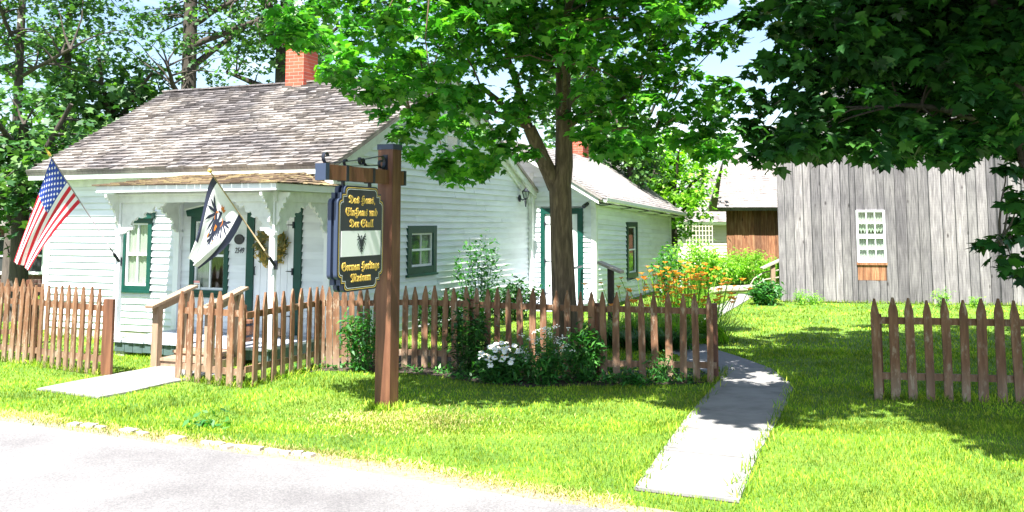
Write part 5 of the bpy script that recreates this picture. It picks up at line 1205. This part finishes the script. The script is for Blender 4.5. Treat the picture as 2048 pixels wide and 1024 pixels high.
lilies = [(1262, 14.6, .50, 4, 'lush clump of daylilies directly beside the reading stand'), (1300, 15.6, .5, 6, 'daylily clump below the narrow green annex window'), (1330, 14.4, .5, 12, 'front daylily clump with bright orange flowers above the fence tips'), (1372, 15.2, .55, 18, 'fullest daylily clump in the middle of the orange bed'),
          (1412, 14.8, .5, 14, 'rightmost front daylily clump leaning over the path'), (1350, 17.6, .55, 16, 'back daylily clump standing against the tall green shrub'), (1398, 18.6, .55, 14, 'rear right daylily clump near the tall green shrub')]
for i, (px, dd_, L, nf, lab) in enumerate(lilies):
    c = at(px, 443, dd_); c.z = 0; T = thing('daylily', c, lab, 'daylily', 'orange daylilies by the annex')
    V, Fc = blades(c, 300, L*1.5, .010, .36, 50+i); bulk('foliage', V, Fc, M['lily'], T)
    for k in range(int(nf*2.2)):
        p = c+Vector((random.gauss(0, .33), random.gauss(0, .30), L*1.5+random.uniform(-.22, .26))); b_ = c+Vector(((p.x-c.x)*.4, (p.y-c.y)*.4, 0))
        mb = MB(); lily_flower(mb, p, random.uniform(.045, .072)); fo = mb.build('flower', M['petal'], T)
        mb = MB(); mb.tube([b_, b_.lerp(p, .6)+Z*.02, p], .005, 4); mb.build('stalk', M['lily'], fo)
for i, (px, dd_, lab) in enumerate(((1215, 14.2, 'low dark strap leaved clump at the foot of the reading stand'), (1290, 13.9, 'dark drooping clump under the front daylilies'), (1345, 13.9, 'dark strap leaved clump spilling on the patched path'))):
    c = at(px, 443, dd_); c.z = 0; T = thing('strap_leaf_plant', c, lab, 'plant', 'strap leaved plants'); V, Fc = blades(c, 260, .62, .010, .3, 80+i, 1.2); bulk('foliage', V, Fc, M['shrub'], T)
G_ = lambda px, py: gz(px, py)
shrubby('leafy_plant', 'tall leafy perennial left of the sign post in front of the pickets', 'plant', G_(722, 743), .26, .88, 900, M['shrub'], .085, 'lance', 16)
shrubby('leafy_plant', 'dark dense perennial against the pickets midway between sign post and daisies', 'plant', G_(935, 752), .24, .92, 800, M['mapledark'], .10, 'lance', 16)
shrubby('leafy_plant', 'broad dark leaved perennial with pale tips right of the white flowers', 'plant', G_(1173, 762), .27, .72, 600, M['shrub'], .11, 'lance', 16)
shrubby('leafy_plant', 'low bright green seedling clump at the fence foot near the path gap', 'plant', G_(1262, 770), .22, .14, 220, M['shrub'], .08, 'oval', 8)
shrubby('leafy_plant', 'thin leafy weed growing through the pickets just left of the path gap', 'plant', G_(1322, 765), .16, .36, 200, M['shrub'], .07, 'lance', 7)
T, tips = shrubby('daisy_bush', 'rounded bush of white daisies before the pickets', 'daisies', G_(1005, 765), .34, .40, 1100, M['shrub'], .09, 'lance', 22)
def daisy(mb, p, r_, tilt):
    n = 9; vs = [p+Z*.006]; 
    for k in range(n*2):
        a = k*math.pi/n; q = r_ if k % 2 == 0 else r_*.72; vs.append(p+Vector((q*math.cos(a), q*math.sin(a)-0, q*math.sin(a)*tilt)))
    mb.add(vs, [(0, 1+k, 1+(k+1) % (2*n)) for k in range(2*n)])
c = G_(1005, 765)
for k in range(58):
    a = random.uniform(0, 6.283); r_ = .36*math.sqrt(random.random()); p = c+Vector((r_*math.cos(a), r_*math.sin(a)*.8, .40*(1-.45*(r_/.36)**2)+random.uniform(-.03, .07)))
    mb = MB(); daisy(mb, p, random.uniform(.028, .042), random.uniform(.2, .8)); fo = mb.build('flower', M['daisy'], T)
    mb = MB(); mb.ball(p+Z*.008, .008, (1, 1, .6), 4); mb.build('flower_centre', M['yellow'], fo)
T, tips = shrubby('white_yarrow', 'loose white flowered perennial at the foot of the maple', 'flowers', G_(1090, 768), .30, .56, 800, M['shrub'], .085, 'lance', 20)
c = G_(1090, 768)
for k in range(34):
    a = random.uniform(0, 6.283); r_ = .36*math.sqrt(random.random()); p = c+Vector((r_*math.cos(a), r_*math.sin(a)*.6, .50+random.uniform(-.14, .16)))
    mb = MB()
    for j in range(7): q = p+Vector((random.gauss(0, .022), random.gauss(0, .022), random.gauss(0, .010))); mb.ball(q, .009, (1, 1, .6), 3)
    fo = mb.build('flower_head', M['daisy'], T); mb = MB(); mb.tube([c+Vector(((p.x-c.x)*.5, (p.y-c.y)*.5, .1)), p], .003, 4); mb.build('stalk', M['shrub'], fo)
c = hw(.55, 3.9); shrubby('wall_shrub', 'tall airy shrub climbing against the white gable wall', 'shrub', c, .50, 1.75, 620, M['shrub'], .11, 'oval', 22)
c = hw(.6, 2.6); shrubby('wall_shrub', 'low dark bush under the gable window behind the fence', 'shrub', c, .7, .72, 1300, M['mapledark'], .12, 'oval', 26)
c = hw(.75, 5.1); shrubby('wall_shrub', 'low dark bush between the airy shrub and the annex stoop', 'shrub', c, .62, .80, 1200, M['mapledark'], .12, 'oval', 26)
c = at(1380, 443, 21.5); c.z = 0; shrubby('tall_shrub', 'tall bright green shrub rising behind the orange lilies', 'shrub', c, .75, 1.65, 2600, M['limeleaf'], .12, 'oval', 40)
c = at(1330, 443, 20.8); c.z = 0; shrubby('tall_shrub', 'slender dark green shrub on the annex corner behind the lilies', 'shrub', c, .4, 1.5, 900, M['shrub'], .11, 'oval', 16)
for k, (px, dd_, rx, h_) in enumerate(((1440, 27, .8, 1.0), (1475, 27.5, .8, 1.15), (1512, 27.2, .8, 1.1), (1548, 26.5, .6, .95))):
    c = at(px, 443, dd_); c.z = 0; shrubby('meadow_plant', ['sunlit lime weeds left of the shed wall', 'sunlit lime weeds before the middle of the shed wall', 'sunlit lime weeds before the right end of the shed wall', 'sunlit lime weeds crowding the barn corner'][k], 'plant', c, rx, h_, 2000, M['limeleaf'], .10, 'lance', 50, group='lime weeds before the shed')
shrubby('corner_bush', 'round dark green bush at the left foot of the grey barn', 'bush', G_(1532, 610), .36, .56, 1300, M['shrub'], .11, 'oval', 24)
for px, py, r_, h_, lab in ((1602, 609, .18, .30, 'small pale weed at the barn foot near the round bush'), (1628, 608, .2, .24, 'low spreading weed right of the small pale weed at the barn foot'), (1882, 612, .2, .42, 'weed at the barn foot behind the right picket fence'), (1955, 614, .16, .24, 'low weed at the barn foot near the right edge')):
    shrubby('barn_weed', lab, 'weed', G_(px, py)-bn*-.12, r_, h_, 260, M['limeleaf'], .07, 'lance', 9, group='weeds along the barn foot')
P = []
while len(P) < 260:
    p = gz(rng.uniform(570, 1430), rng.uniform(735, 770))
    if in_poly(np.array([p.x]), np.array([p.y]), [gz(x, y) for x, y in bed])[0]: P.append((p.x, p.y, .02))
P = np.repeat(np.array(P), 9, 0)+rng.normal(0, .035, (2340, 3)); P[:, 2] = np.abs(P[:, 2])
V, Fc = scatter(P, .04, .09, OVAL_V, OVAL_F, (-.3, 1.0)); tag(bulk('ground_cover', V, Fc, M['shrub']), 'low ground cover leaves in the soil under the fence', 'ground cover', kind='stuff')

shrubby('lawn_weed', 'small dark broad leaved weed flat in the lawn near the road', 'weed', G_(418, 853), .22, .07, 60, M['shrub'], .09, 'oval', 6)
M['straw'] = leafmat('straw_blade', (.30, .24, .08), (.42, .36, .14), (.52, .46, .22), .2, .8, .2)
g = np.random.default_rng(9); n = 5200
cen = np.array(gz(800, 842))[:2]; xy = cen+g.normal(0, 1, (n, 2))*np.array([.42, .30])
e = g.integers(0, len(shp)-1, 7000); tt_ = g.random(7000); pa = np.array([[p.x, p.y] for p in shp]); xy2 = pa[e]*(1-tt_[:, None])+pa[e+1]*tt_[:, None]+g.normal(0, .07, (7000, 2))
xy = np.concatenate([xy, xy2]); n = len(xy); P = np.concatenate([xy, np.zeros((n, 1))], 1)
V, Fc = leaves(P, g.uniform(.025, .055, n), g.uniform(0, 6.28, n), g.uniform(.2, 1.3, n), g.uniform(-.6, .6, n), LANCE_V*np.array([.8, 1, 1]), OVAL_F)
tag(bulk('dry_grass', V, Fc, M['straw']), 'dry straw coloured grass by the sign post and along the road edge', 'dry grass', kind='stuff')

# longer untrimmed grass at the feet of fences, posts, walls and trees
g = np.random.default_rng(21); L_ = []
for poly_, k in ((lf, 1500), (mid[:2], 900), ([c1, c2], 700), (mid[3:], 900), (rf, 1400), ([hw(-5.7, -.15), hw(-2.8, -.15)], 500), ([BO, BE], 1500), ([pc-AX*.2, pc+AX*.2], 260), ([pc-BX*.15-AX*.1, pc-BX*.15+AX*.12], 160), (pl, 500), (list(pr), 500)):
    pa = np.array([[p.x, p.y] for p in poly_]); e = g.integers(0, len(pa)-1, k); t_ = g.random(k)
    L_.append(pa[e]*(1-t_[:, None])+pa[e+1]*t_[:, None]+g.normal(0, .045, (k, 2)))
xy = np.concatenate(L_); n = len(xy); P = np.concatenate([xy, np.zeros((n, 1))], 1)
V, Fc = leaves(P, g.uniform(.05, .13, n), g.uniform(0, 6.28, n), g.uniform(.7, 1.45, n), g.uniform(-.5, .5, n), LANCE_V*np.array([.5, 1, 1]), OVAL_F)
tag(bulk('tall_grass', V, Fc, M['grassblade']), 'longer untrimmed grass at the feet of fences and posts', 'grass', kind='stuff')
